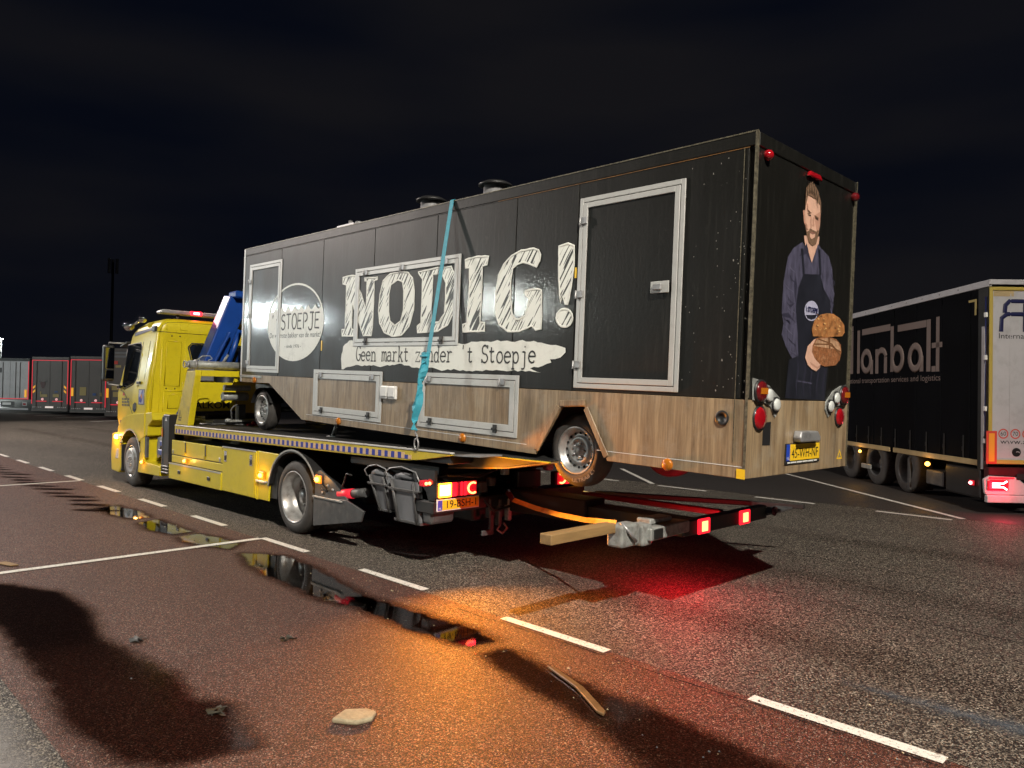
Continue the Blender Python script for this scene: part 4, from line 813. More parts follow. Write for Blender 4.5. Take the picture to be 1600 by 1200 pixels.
MB().tube([(-6.35, 0.25, 0.0), (-6.42, 0.22, -0.20)], 0.03, 8).tube([(-6.55, 0.2, -0.22), (-6.35, 0.2, -0.20), (-6.2, 0.25, -0.24)], 0.015, 6).build('support_leg', M['galvanised'], TRL)
# roof vents
for x, y, r in ((-4.60, 0.42, 0.135), (-3.42, 0.42, 0.135)):
    v = MB().lathe((x, y, HT), 'z', [(0, r), (0.21, r), (0.21, 0.0005)], 20).build('roof_vent', M['dull silver'], TRL)
    MB().lathe((x, y, HT+0.21), 'z', [(0.0, r*0.9), (0.0, r*1.45), (0.022, r*1.42), (0.05, r*1.0), (0.055, 0.0005)], 24).build('cap', M['black plastic'], v)
MB().box((-6.75, 0.35, HT), (-6.30, 0.75, HT+0.16)).tube([(-6.62, 0.5, HT+0.16), (-6.62, 0.5, HT+0.25)], 0.03, 8).tube([(-6.4, 0.5, HT+0.16), (-6.4, 0.5, HT+0.21)], 0.05, 10).build('roof_box', M['dull silver'], TRL)
# ------------------------------------------------------------------ the yellow recovery truck
TK = empty('recovery_truck', (0, 0, 0), 0, 'yellow recovery truck with blue crane and blue-striped flatbed carrying the black market trailer', 'truck')
Y = M['yellow paint']
TWD = 2.5
# chassis
MB().box((-7.0, 0.80, 0.72), (2.75, 0.90, 1.02)).box((-7.0, 1.60, 0.72), (2.75, 1.70, 1.02)).box((-5.0, 0.9, 0.75), (-4.8, 1.6, 0.95)).box((-2.0, 0.9, 0.75), (-1.8, 1.6, 0.95)).box((2.2, 0.9, 0.75), (2.4, 1.6, 0.95)).build('chassis', M['black metal'], TK, 0.01)
MB().box((-4.1, 0.62, 0.42), (-1.0, 1.9, 0.72)).box((-5.2, 0.7, 0.5), (-4.3, 1.9, 1.35)).build('underbody', M['black metal'], TK, 0.02)
MB().box((1.0, 0.7, 0.45), (2.7, 1.8, 0.74)).box((0.8, 0.3, 0.98), (2.6, 2.2, 1.10)).build('underbody', M['black metal'], TK, 0.02)
# wheels
wheel(TK, (-6.36, 0.0, 0.485), 0.485, 0.30, 0.295, holes=0, dish=-0.03, studs=10)
wheel(TK, (-6.36, TWD, 0.485), 0.485, 0.30, 0.295, side=1, dish=-0.03, studs=10)
wheel(TK, (-0.07, 0.0, 0.485), 0.485, 0.28, 0.335, deep=True, studs=10)
wheel(TK, (-0.07, 0.32, 0.485), 0.485, 0.28, 0.335, deep=True, studs=0)
wheel(TK, (-0.07, TWD, 0.485), 0.485, 0.28, 0.335, side=1, deep=True, studs=10)
wheel(TK, (-0.07, TWD-0.32, 0.485), 0.485, 0.28, 0.335, side=1, deep=True, studs=0)
MB().tube([(-6.36, 0.3, 0.485), (-6.36, 2.2, 0.485)], 0.09, 10).build('axle', M['black metal'], TK)
MB().tube([(-0.07, 0.3, 0.485), (-0.07, 2.2, 0.485)], 0.11, 10).lathe((-0.07, 1.1, 0.485), 'y', [(0, 0.12), (0.06, 0.22), (0.24, 0.22), (0.3, 0.12)], 16).build('axle', M['black metal'], TK)
# rear mudguards
for y0, y1 in ((-0.03, 0.62), (TWD-0.62, TWD+0.03)):
    out = [(-0.07+0.66*cos(radians(a)), 0.485+0.62*sin(radians(a))) for a in range(172, 28, -8)]
    inn = [(-0.07+0.63*cos(radians(a)), 0.485+0.59*sin(radians(a))) for a in range(32, 176, 8)]
    MB().prism(out+[(0.80, 0.66)]+[(0.76, 0.64)]+inn, 'y', y0, y1).build('mudguard', M['black plastic'], TK, 0.004)
    out = [(-0.07+0.675*cos(radians(a)), 0.485+0.635*sin(radians(a))) for a in range(172, 20, -8)]
    inn = [(-0.07+0.652*cos(radians(a)), 0.485+0.612*sin(radians(a))) for a in range(28, 176, 8)]
    yy = y0-0.008 if y0 < 1 else y1+0.001
    MB().prism(out+inn, 'y', yy, yy+0.007).build('mudguard_edge', M['galvanised'], TK)
MB().prism([(0.47, 0.56), (0.47, 0.86), (0.60, 0.90), (0.86, 0.80), (1.22, 0.60), (1.22, 0.56)], 'y', 0.0, 0.02).build('mudguard_skirt', M['mudguard grey'], TK, 0.004)
MB().prism([(0.46, 0.18), (0.46, 0.545), (1.22, 0.590), (1.60, 0.50), (1.54, 0.37), (0.95, 0.265)], 'y', -0.015, 0.012).build('mud_flap', M['mudguard grey'], TK, 0.005)
MB().box((0.46, -0.03, 0.548), (1.15, -0.016, 0.572)).build('flap_rail', M['galvanised'], TK, 0.004)
for x, z in ((0.66, 0.68), (0.78, 0.72), (0.9, 0.68), (0.66, 0.62)): MB().lathe((x, -0.001, z), 'y', [(-0.012, 0.0005), (-0.01, 0.018), (0, 0.02)], 8).build('bolt', M['dull silver'], TK)

# storage boxes along the side
def ybox(name, x0, x1, z0, z1, y0=0.0, y1=0.55, b=0.012, m=None, lab=None): return MB().box((x0, y0, z0), (x1, y1, z1)).build(name, m or Y, TK, b, 2, label=lab)
MB().box((-4.36, 0.02, 0.40), (-0.56, 0.50, 1.0)).build('box_body', M['black metal'], TK)
for x0, x1 in ((-4.33, -3.74), (-3.71, -2.93), (-2.90, -2.27)): ybox('side_locker', x0, x1, 0.765, 1.012, -0.005, 0.019)
for x in (-3.725, -2.915):
    MB().box((x-0.07, -0.014, 0.80), (x-0.015, -0.0055, 1.015)).box((x-0.015, -0.012, 0.84), (x+0.05, -0.0055, 1.012)).build('locker_slot', Y, TK, 0.004)
    MB().box((x-0.012, -0.0135, 0.83), (x+0.045, -0.0125, 1.0)).build('slot_recess', M['black print'], TK)
ybox('side_locker', -4.33, -2.27, 0.632, 0.752, -0.002, 0.019)
ybox('side_locker', -4.38, -2.265, 0.345, 0.618, -0.03, 0.019)
MB().box((-4.37, -0.036, 0.600), (-2.27, -0.031, 0.622)).build('locker_edge', M['aluminium frame'], TK)
ybox('side_locker', -2.245, -1.13, 0.35, 1.022, -0.02, 0.019)
MB().box((-2.24, -0.03, 1.015), (-1.13, -0.0205, 1.032)).build('locker_edge', M['aluminium frame'], TK)
for x in (-2.13, -1.28):
    l = MB().box((x-0.045, -0.026, 0.80), (x+0.045, -0.0205, 0.965)).build('latch', M['chrome'], TK, 0.006)
    MB().box((x-0.022, -0.034, 0.82), (x+0.022, -0.0265, 0.90)).build('handle', M['black plastic'], l, 0.004)
MB().prism([(-1.08, 0.35), (-1.08, 1.03), (-0.42, 1.022), (-0.62, 0.86), (-0.735, 0.62), (-0.76, 0.35)], 'y', -0.005, 0.019).build('side_locker', Y, TK, 0.006)
MB().box((-1.07, -0.05, 0.60), (-0.80, -0.006, 0.628)).build('lamp_shelf', M['aluminium frame'], TK, 0.004)
MB().box((-1.125, -0.012, 0.34), (-1.085, 0.02, 1.03)).build('locker_post', Y, TK, 0.004)

for x in (-4.25, -2.36): MB().box((x-0.03, -0.012, 0.78), (x+0.02, -0.006, 0.84)).build('locker_hinge', M['dull silver'], TK, 0.003)
for x in (-3.9, -2.7): MB().box((x-0.05, -0.045, 0.46), (x+0.05, -0.031, 0.52)).build('handle', M['black plastic'], TK, 0.006)
MB().box((-1.20, -0.026, 0.40), (-1.16, -0.0205, 1.0)).build('door_edge', Y, TK, 0.003)
# amber side lamps (lit)
def amber(x, y, z, s=0.035, house=True, power=0):
    b = MB().box((x-s*1.8, y-0.01, z-s*1.3), (x+s*1.8, y+0.012, z+s*1.3)).build('side_lamp', M['amber housing lit'], TK, 0.008)
    MB().ball((x, y-0.02, z), s*0.8, 12).build('bulb', M['amber marker lit'], b)
    if power:
        l = bpy.data.lights.new('amber side light', 'POINT'); l.energy = power; l.color = (1, 0.45, 0.1); l.shadow_soft_size = 0.03
        lo = bpy.data.objects.new('side_light', l); COL.objects.link(lo); lo.parent = b; lo.location = (x, y-0.10, z)
amber(-0.93, -0.03, 0.70, 0.04, power=2.5); amber(0.60, -0.03, 0.785, 0.04, power=2.5); amber(-3.66, -0.03, 0.695, 0.028, power=1.5); amber(-5.61, -0.05, 0.53, 0.028, power=1.5)

# flatbed deck
mk('rusty paint', (0.20, 0.12, 0.05), 0.5, var=0.4, vscale=5)
MB().box((-4.15, 0.03, 1.165), (3.10, TWD-0.03, 1.262)).build('deck_floor', M['black metal'], TK, 0.005)
MB().prism([(3.10, 1.2), (3.10, 1.262), (3.45, 1.285), (4.20, 1.275), (4.20, 1.262), (3.60, 1.16), (2.70, 1.09), (2.70, 1.165)], 'y', 0.33, TWD-0.33).build('deck_tail', M['black metal'], TK, 0.005)
MB().prism([(3.46, 1.258), (4.21, 1.246), (4.215, 1.262), (3.60, 1.262)], 'y', 0.30, 0.329).build('tail_edge', M['yellow deck paint'], TK, 0.003)
MB().prism([(2.70, 1.075), (3.60, 1.145), (4.20, 1.245), (4.20, 1.2585), (3.60, 1.1585), (2.70, 1.0885)], 'y', 0.33, TWD-0.33).build('tail_underside', M['rusty paint'], TK)
MB().prism([(3.10, 1.255), (3.10, 1.262), (3.55, 1.285), (3.55, 1.270)], 'y', 0.02, 0.329).build('tail_lip', M['dull silver'], TK)
for y0, y1, s in ((-0.02, 0.028, -1), (TWD-0.028, TWD+0.02, 1)):
    MB().prism([(-4.17, 1.122), (-4.17, 1.262), (3.14, 1.275), (3.16, 1.262), (2.68, 1.185), (2.42, 1.16), (1.4, 1.150)], 'y', y0, y1).build('side_rail', M['yellow deck paint'], TK, 0.004)
    MB().prism([(-4.17, 1.2625), (-4.17, 1.280), (3.15, 1.294), (3.16, 1.2765)], 'y', y0-0.006, y1+0.006).build('rail_cap', M['aluminium frame'], TK, 0.004)
sb = MB(); so = MB(); k = 0
x = -4.12
while x < 2.50:
    zz = 1.142+(x+4.12)*0.0055
    top = zz+0.068 if x < 2.3 else zz+0.045
    sb.box((x, -0.0235, zz), (x+0.062, -0.0205, top)); so.box((x+0.063, -0.0235, zz), (x+0.124, -0.0205, top))
    x += 0.125; k += 1
sb.build('reflective_stripes', M['stripe blue'], TK, kind='stuff'); so.build('reflective_stripes', M['stripe salmon'], TK, kind='stuff')

# headboard: yellow arch behind the cab
def arch_post(y0, y1):
    MB().prism([(-4.17, 1.29), (-3.66, 1.29), (-3.40, 2.10), (-3.38, 2.20), (-3.72, 2.20), (-3.80, 2.05)], 'y', y0, y1).build('headboard_post', M['yellow deck paint'], TK, 0.008)
    MB().prism([(-3.655, 1.285), (-3.63, 1.285), (-3.36, 2.12), (-3.36, 2.215), (-3.385, 2.215), (-3.385, 2.12)], 'y', y0-0.005, y1+0.035).build('post_face', Y, TK, 0.004)
arch_post(-0.01, 0.05); arch_post(TWD-0.05, TWD+0.01)
MB().box((-3.383, 0.088, 2.115), (-3.355, TWD-0.09, 2.215)).build('headboard_beam', Y, TK, 0.004)
MB().box((-3.75, 0.05, 2.15), (-3.384, TWD-0.05, 2.205)).build('headboard_top', M['yellow deck paint'], TK, 0.004)
flatshape([[(-3.98, 1.545), (-3.90, 1.40), (-4.03, 1.395)], [(-3.975, 1.515), (-3.925, 1.415), (-4.005, 1.412)]], mapS(-0.0105), 0.002, M['black print'], TK, 'warning_triangle')
MB().box((-4.05, -0.013, 1.36), (-3.93, -0.0105, 1.378)).build('warning_mark', M['black print'], TK)
# grey roller bar and steel on top of the arch
MB().tube([(-3.62, -0.02, 2.31), (-3.62, 1.02, 2.31)], 0.068, 12).build('roller', M['galvanised'], TK)
MB().tube([(-3.62, -0.06, 2.31), (-3.62, -0.02, 2.31)], 0.05, 12).lathe((-3.62, 0.07, 2.31), 'y', [(0, 0.068), (0.0, 0.085), (0.03, 0.085), (0.03, 0.068)], 12).build('roller_end', M['dull silver'], TK)
MB().tube([(-3.62+0.055*cos(a), -0.09-0.0*a, 2.31+0.055*sin(a)) for a in [k*pi/6 for k in range(13)]], 0.010, 6).build('roller_ring', M['dull silver'], TK)
MB().box((-3.68, 1.06, 2.20), (-3.55, 1.10, 2.45)).box((-3.68, 0.90, 2.40), (-3.55, 1.06, 2.43)).build('bracket', M['galvanised'], TK, 0.004)
MB().tube([(-3.62, 0.10, 2.375), (-3.62, 0.20, 2.46), (-3.62, 0.33, 2.47), (-3.62, 0.37, 2.42), (-3.62, 0.30, 2.39)], 0.011, 6).build('hook_loop', M['galvanised'], TK)
MB().tube([(-3.62, 0.56, 2.37), (-3.60, 0.64, 2.50)], 0.022, 6).build('pin', M['galvanised'], TK)
# winch gear seen through the arch
MB().box((-3.98, 0.72, 1.88), (-3.80, 1.12, 1.98)).tube([(-3.9, 0.68, 1.78), (-3.9, 1.14, 1.78)], 0.075, 12).tube([(-3.8, 0.66, 1.93), (-3.8, 1.14, 1.93)], 0.05, 12).build('winch', M['galvanised'], TK, 0.008)
MB().box((-3.92, 0.93, 1.36), (-3.78, 1.06, 1.64)).tube([(-3.8, 0.82, 1.32), (-3.8, 0.80, 1.55), (-3.8, 0.86, 1.62), (-3.8, 0.95, 1.63)], 0.015, 6).build('winch_motor', M['mudguard grey'], TK, 0.01)
MB().box((-3.80, 0.70, 1.33), (-3.62, 1.30, 1.37)).tube([(-3.7, 0.66, 1.36), (-3.7, 0.75, 1.36)], 0.035, 10).build('wheel_chock_bar', M['galvanised'], TK, 0.01)
MB().prism([(0.98, 1.95), (1.02, 2.10), (1.10, 2.10), (1.14, 1.95)], 'x', -4.2, -4.17).build('warning_cone_plate', Y, TK, 0.004)
MB().ball((-3.45, 1.05, 1.31), 0.045, 12).box((-3.5, 0.95, 1.28), (-3.4, 1.2, 1.31)).build('red_lamp', M['red lens'], TK)
MB().tube([(-3.9, 0.3, 1.29), (-3.7, 0.5, 1.30), (-3.8, 0.8, 1.29), (-3.5, 0.9, 1.29)], 0.02, 6).build('hose', M['black plastic'], TK)
# name board behind the arch
s = MB().box((-4.84, 0.34, 1.50), (-4.80, 1.34, 2.03)).build('name_board', Y, TK, 0.01)
txt("VALKOM", 0.17, 0.44, 1.545, lambda u, v, h: (-4.80+h, u, v), 0.002, M['black print'], s, width=0.78, bold=0.004)
MB().box((-4.84, 0.34, 1.40), (-4.81, 1.30, 1.49)).build('lower_board', M['navy print'], TK)
MB().box((-5.3, 0.60, 2.05), (-5.05, 1.02, 2.28)).build('control_box', M['grey plastic'], TK, 0.015)
MB().box((-5.045, 0.70, 2.20), (-5.035, 0.95, 2.24)).build('control_label', M['white trim'], TK)

# blue crane behind the cab
B = M['blue paint']
def beam(a, b, w, d, name, parent, m, ydir=Vector((0, 1, 0)), bev=0.02, w2=None):
    a = Vector(a); b = Vector(b); ax = (b-a).normalized(); sx = ax.cross(ydir).normalized(); w2 = w2 or w
    vs = []
    for p, ww in ((a, w), (b, w2)):
        for sgn, t in ((-1, -1), (1, -1), (1, 1), (-1, 1)): vs.append(p+sx*ww/2*sgn+ydir*d/2*t)
    return MB().add(vs, [(0, 1, 2, 3), (7, 6, 5, 4), (0, 4, 5, 1), (1, 5, 6, 2), (2, 6, 7, 3), (3, 7, 4, 0)]).build(name, m, parent, bev, 2, recalc=True)
MB().box((-5.35, 0.75, 1.0), (-4.75, 1.75, 1.45)).build('crane_base', M['black metal'], TK, 0.03)
MB().tube([(-5.05, 1.25, 1.45), (-5.05, 1.25, 2.35)], 0.20, 14).build('crane_column', M['black metal'], TK)
beam((-5.28, 0.98, 2.28), (-5.10, 1.46, 3.72), 0.34, 0.40, 'crane_boom', TK, B, w2=0.30)
beam((-5.00, 0.95, 2.34), (-4.88, 1.22, 3.00), 0.10, 0.06, 'boom_rib', TK, B)
MB().tube([(-4.92, 1.20, 2.30), (-4.86, 1.42, 3.05)], 0.055, 12).build('lift_cylinder', B, TK)
MB().tube([(-4.90, 1.36, 2.30), (-4.84, 1.56, 2.95)], 0.045, 12).build('lift_cylinder', B, TK)
MB().box((-5.15, 1.30, 3.66), (-4.8, 1.62, 3.80)).build('boom_head', B, TK, 0.03)
beam((-5.30, 0.42, 1.30), (-5.20, 0.90, 2.35), 0.10, 0.10, 'crane_strut', TK, B)
MB().tube([(-5.15, 0.62, 2.30), (-5.15, 0.68, 2.44), (-5.12, 0.76, 2.46), (-5.12, 0.78, 2.36)], 0.012, 6).build('hose', M['galvanised'], TK)
# outrigger leg of the crane, black column and blue foot gear
MB().box((-4.72, -0.02, 0.50), (-4.42, 0.24, 1.44)).build('outrigger_leg', M['black metal'], TK, 0.015)
MB().box((-4.735, -0.03, 0.45), (-4.70, -0.0, 1.40)).build('leg_edge', M['mudguard grey'], TK, 0.004)
flatshape([[(-4.62, 1.33), (-4.52, 1.33), (-4.57, 1.40)]], mapS(-0.021), 0.002, M['white trim'], TK, 'warning_triangle')
MB().box((-4.74, -0.04, 1.05), (-4.69, -0.03, 1.20)).build('side_reflector', M['amber lens off'], TK)
for k in range(3): MB().box((-4.76, -0.03, 0.40+k*0.055), (-4.44, 0.22, 0.435+k*0.055)).build('leg_foot', M['mudguard grey'], TK, 0.01)
beam((-5.05, 0.16, 0.62), (-4.78, 0.16, 1.28), 0.13, 0.12, 'stabiliser_cylinder', TK, B)
for k in range(3):
    MB().box((-5.05+k*0.07, 0.02, 0.70+k*0.16), (-4.82+k*0.07, 0.22, 0.80+k*0.16)).build('hose_bracket', B, TK, 0.012)
MB().prism([(-5.34, 0.72), (-5.30, 1.0), (-5.18, 1.02), (-5.12, 0.88), (-5.20, 0.76), (-5.12, 0.66), (-5.28, 0.62)], 'y', 0.10, 0.13).build('bracket_plate', M['galvanised'], TK, 0.006)
MB().tube([(-5.2, 0.2, 0.95), (-5.05, 0.12, 0.80), (-5.15, 0.12, 0.66)], 0.018, 6).tube([(-5.1, 0.3, 1.2), (-5.0, 0.2, 1.0), (-5.02, 0.2, 0.7)], 0.02, 6).build('hose', M['black plastic'], TK)

# cab: lofted body
LV = [(1.06, -7.40, -5.72, 0.06, 2.44), (1.30, -7.46, -5.70, 0.03, 2.47), (1.80, -7.44, -5.67, 0.02, 2.48), (2.20, -7.30, -5.62, 0.06, 2.44), (2.78, -7.10, -5.56, 0.13, 2.37),
      (2.93, -7.04, -5.53, 0.145, 2.355), (3.00, -6.98, -5.52, 0.16, 2.34), (3.10, -6.80, -5.52, 0.19, 2.31), (3.18, -6.50, -5.54, 0.25, 2.25), (3.225, -6.25, -5.58, 0.36, 2.14), (3.235, -6.1, -5.65, 0.5, 2.0)]
def lv(z):
    for a, b in zip(LV, LV[1:]):
        if a[0] <= z <= b[0]:
            t = (z-a[0])/(b[0]-a[0]); return [a[i]+(b[i]-a[i])*t for i in range(1, 5)]
    return list(LV[-1][1:])
def cab_shell():
    m = MB(); n = 0; rings = []
    for z, x0, x1, y0, y1 in LV:
        r = 0.10; rf = 0.16; ring = []
        for cx, cy, a0, rr in ((x0+rf, y0+rf, 180, rf), (x1-r, y0+r, 270, r), (x1-r, y1-r, 0, r), (x0+rf, y1-rf, 90, rf)):
            for k in range(6):
                a = radians(a0+90*k/5); ring.append((cx+rr*cos(a), cy+rr*sin(a), z))
        rings.append(ring)
    vs = [v for g in rings for v in g]; n = len(rings[0]); fs = []
    for j in range(len(rings)-1):
        for i in range(n): fs.append((j*n+i, j*n+(i+1) % n, (j+1)*n+(i+1) % n, (j+1)*n+i))
    m.add(vs, fs, True)
    m.add(rings[-1], [tuple(range(n))]); m.add(rings[0], [tuple(range(n))[::-1]])
    return m
CAB = cab_shell().build('cab', Y, TK)
def onside(pts, name, m, off=0.004, dens=0.12):
    """patch that follows the near side of the cab"""
    o = flatshape([pts], lambda u, v, h: (u, 0, v), 0, m, CAB, name)
    bm = bmesh.new(); bm.from_mesh(o.data); bmesh.ops.triangulate(bm, faces=bm.faces)
    for _ in range(2): bmesh.ops.subdivide_edges(bm, edges=[e for e in bm.edges if e.calc_length() > 0.15], cuts=1, use_grid_fill=False)
    for v in bm.verts: v.co.y = lv(v.co.z)[2]-off
    bmesh.ops.recalc_face_normals(bm, faces=bm.faces); bm.to_mesh(o.data); bm.free(); return o
def onrear(pts, name, m, off=0.004):
    o = flatshape([pts], lambda u, v, h: (0, u, v), 0, m, CAB, name)
    bm = bmesh.new(); bm.from_mesh(o.data); bmesh.ops.triangulate(bm, faces=bm.faces)
    for _ in range(2): bmesh.ops.subdivide_edges(bm, edges=[e for e in bm.edges if e.calc_length() > 0.15], cuts=1, use_grid_fill=False)
    for v in bm.verts: v.co.x = lv(v.co.z)[1]+off
    bmesh.ops.recalc_face_normals(bm, faces=bm.faces); bm.to_mesh(o.data); bm.free(); return o
def seam(pts, side, name='seam', r=0.005, m=None):
    if side == 'S': p = [(x, lv(z)[2]-0.001, z) for x, z in pts]
    else: p = [(lv(z)[1]+0.001, y, z) for y, z in pts]
    return MB().tube(p, r, 5).build(name, m or M['black print'], CAB)
onside([(-7.06, 2.74), (-6.95, 2.765), (-6.36, 2.765), (-6.30, 2.70), (-6.32, 2.12), (-6.46, 2.00), (-6.92, 1.90), (-7.05, 1.93)], 'side_window', M['glass'], 0.006)
seam([(-7.07, 2.76), (-6.36, 2.785), (-6.28, 2.70), (-6.30, 2.10), (-6.46, 1.975), (-6.93, 1.875), (-7.07, 1.91), (-7.08, 2.76)], 'S', 'window_seal', 0.012, M['black plastic'])
seam([(-7.15, 1.86), (-6.9, 1.80), (-6.55, 1.50), (-6.36, 1.30), (-6.30, 1.10)], 'S')
seam([(-6.24, 2.80), (-6.22, 2.1), (-6.24, 1.25)], 'S'); seam([(-5.86, 2.8), (-5.90, 2.1), (-5.92, 1.35)], 'S', r=0.004)
onside([(-6.78, 2.925), (-5.66, 3.03), (-5.66, 3.075), (-6.80, 3.00)], 'blue_stripe', M['navy print'], 0.008)
MB().box((-5.80, 0.12, 2.98), (-5.64, 0.17, 3.08)).build('stripe_end', M['black plastic'], CAB, 0.006)
onside([(-6.12, 1.585), (-6.12, 1.88), (-5.80, 1.88), (-5.80, 1.585)], 'sticker_border', M['mudguard grey'], 0.004)
onside([(-6.09, 1.605), (-6.09, 1.86), (-5.83, 1.86), (-5.83, 1.605)], 'sticker', M['badge'], 0.006)
onside([(-6.07, 1.64), (-6.07, 1.72), (-5.97, 1.76), (-5.93, 1.86), (-5.86, 1.86), (-5.90, 1.70), (-5.95, 1.62)], 'sticker_figure', M['stripe blue'], 0.008)
onside([(-5.94, 1.68), (-5.98, 1.76), (-5.93, 1.80), (-5.90, 1.74)], 'sticker_figure', M['sticker orange'], 0.010)
onside([(-6.44, 1.47), (-6.42, 1.58), (-6.30, 1.63), (-6.22, 1.60), (-6.24, 1.48), (-6.32, 1.43)], 'air_intake', M['black plastic'], 0.006)
onside([(-6.40, 1.47), (-6.30, 1.50), (-6.26, 1.49), (-6.31, 1.45)], 'intake_rim', M['chrome'], 0.009)
onside([(-7.02, 1.74), (-6.98, 1.82), (-6.86, 1.76)], 'flame_mark', M['sticker red'], 0.004)
for z0 in (1.66, 1.60, 1.54):
    for k in range(5): onside([(-7.05+k*0.09, z0), (-7.05+k*0.09, z0+0.04), (-6.99+k*0.09, z0+0.04), (-6.99+k*0.09, z0)], 'lettering', M['mudguard grey'], 0.004)
for k in range(6): onside([(-7.20+k*0.055, 1.17), (-7.20+k*0.055, 1.25), (-7.175+k*0.055, 1.25), (-7.175+k*0.055, 1.17)], 'lettering', M['stripe blue'], 0.004)
for z0 in (1.20, 1.36, 1.52): MB().box((-7.485, 0.10, z0), (-7.44, 0.30, z0+0.07)).build('grille_slot', M['black plastic'], CAB)
# rear wall: window, pressed panels, seams, bolts
onrear([(0.74, 2.70), (0.79, 2.76), (1.75, 2.76), (1.80, 2.70), (1.66, 2.28), (1.60, 2.24), (0.91, 2.24), (0.86, 2.28)], 'rear_window', M['glass'], 0.008)
seam([(0.72, 2.70), (0.78, 2.78), (1.77, 2.78), (1.82, 2.70), (1.68, 2.27), (1.61, 2.22), (0.89, 2.22), (0.84, 2.28), (0.72, 2.70)], 'R', 'window_seal', 0.014, M['black plastic'])
seam([(0.10, 2.97), (0.5, 2.96), (1.2, 2.96), (2.3, 2.96)], 'R'); seam([(0.18, 2.99), (0.22, 3.08), (0.32, 3.15), (0.6, 3.17), (2.1, 3.17)], 'R', r=0.004)
for rect in (((0.24, 2.86), (0.24, 1.42), (0.32, 1.28), (0.75, 1.26), (0.82, 1.36), (0.72, 2.1), (0.66, 2.86)), ((0.32, 2.80), (0.32, 1.95), (0.60, 1.95), (0.60, 2.80), (0.32, 2.80)), ((0.32, 1.85), (0.32, 1.45), (0.40, 1.35), (0.70, 1.35)), ((0.40, 1.78), (0.40, 1.52), (0.60, 1.52), (0.64, 1.72), (0.58, 1.80), (0.40, 1.78)), ((0.32, 1.86), (0.70, 1.86)), ((0.30, 3.12), (0.30, 3.0)), ((0.55, 3.14), (0.55, 3.02), (0.68, 3.02), (0.68, 3.14))):
    o = seam(rect, 'R', 'pressed_edge', 0.010, Y)
for y, z in ((0.40, 2.90), (0.55, 2.90), (0.36, 1.90), (0.52, 1.90), (0.52, 1.32), (0.18, 1.36), (1.0, 1.70), (1.02, 1.90)):
    MB().ball((lv(z)[1]+0.002, y, z), 0.014 if y < 0.9 else 0.035, 8).build('bolt', M['black plastic'], CAB)
seam([(1.02, 2.2), (1.0, 2.05), (1.12, 2.0)], 'R', 'hose', 0.015, M['black plastic'])
MB().tube([(-5.67, 0.06, 1.10), (-5.60, 0.10, 2.20), (-5.535, 0.17, 2.95)], 0.022, 8).build('corner_post', Y, CAB)
MB().box((-6.20, -0.004, 1.98), (-6.02, 0.03, 2.03)).build('door_handle', M['black plastic'], CAB, 0.008)
for z in (1.35, 1.9, 2.5): MB().box((-6.215, lv(z)[2]-0.006, z), (-6.19, lv(z)[2]+0.01, z+0.07)).build('door_hinge', Y, CAB, 0.003)
# windscreen + visor + front
o = flatshape([[(0.28, 1.85), (2.22, 1.85), (2.12, 2.70), (0.38, 2.70)]], lambda u, v, h: (0, u, v), 0, M['glass'], CAB, 'windscreen')
for v in o.data.vertices: v.co.x = lv(v.co.z)[0]-0.012
MB().prism([(-7.52, 2.76), (-7.12, 2.84), (-7.10, 2.80), (-7.52, 2.735)], 'y', 0.10, 2.4).build('sun_visor', M['black plastic'], CAB, 0.004)
# fender, bumper, steps
fo = [(-7.14, 0.92), (-7.06, 1.14), (-6.80, 1.32), (-6.30, 1.40), (-5.30, 1.46), (-5.24, 1.33), (-5.50, 1.14), (-5.50, 0.98), (-5.78, 0.93)]
ar = [(-6.36+0.60*cos(radians(a)), 0.485+0.60*sin(radians(a))) for a in range(52, 136, 7)]
MB().prism([(-7.14, 0.92), (-7.06, 1.14), (-6.80, 1.32), (-6.30, 1.40), (-5.62, 1.44), (-5.60, 1.00), (-5.90, 0.88)]+ar, 'y', -0.035, 0.42).build('front_mudguard', Y, CAB, 0.012, 2)
MB().prism([(-5.597, 1.02), (-5.597, 1.44), (-5.28, 1.46), (-5.24, 1.32), (-5.46, 1.20), (-5.48, 1.02)], 'y', -0.02, 0.40).build('mudguard_rear', Y, CAB, 0.01)
rim_o = [(-6.36+0.63*cos(radians(a)), 0.485+0.63*sin(radians(a))) for a in range(20, 150, 8)]
rim_i = [(-6.36+0.60*cos(radians(a)), 0.485+0.60*sin(radians(a))) for a in range(148, 18, -8)]
MB().prism(rim_o+rim_i, 'y', -0.045, -0.036).build('mudguard_edge', M['galvanised'], CAB)
MB().prism([(-7.55, 0.22), (-7.60, 0.55), (-7.55, 0.98), (-7.05, 1.02), (-6.98, 0.80), (-6.97, 0.30), (-7.1, 0.20)], 'y', 0.0, 2.5).build('bumper', Y, CAB, 0.03, 2)
MB().box((-7.0, 0.01, 0.25), (-6.94, 0.3, 0.78)).build('bumper_end', M['black plastic'], CAB, 0.01)
MB().box((-7.28, -0.012, 0.85), (-7.10, 0.03, 0.98)).build('indicator', M['amber housing lit'], CAB, 0.02, 2)
MB().ball((-7.20, -0.02, 0.92), 0.045, 12).build('indicator_bulb', M['amber hot'], CAB)
l = bpy.data.lights.new('front indicator light', 'POINT'); l.energy = 12; l.color = (1, 0.4, 0.06); l.shadow_soft_size = 0.04
lo = bpy.data.objects.new('indicator_light', l); COL.objects.link(lo); lo.parent = CAB; lo.location = (-7.24, -0.14, 0.93)
MB().prism([(-7.30, 0.48), (-7.22, 0.68), (-7.12, 0.68), (-7.14, 0.48)], 'y', -0.008, 0.01).build('fog_lamp', M['clear lens'], CAB, 0.006)
MB().box((-7.35, 0.03, 1.03), (-5.75, 2.4, 1.10)).build('cab_floor', M['black metal'], CAB)
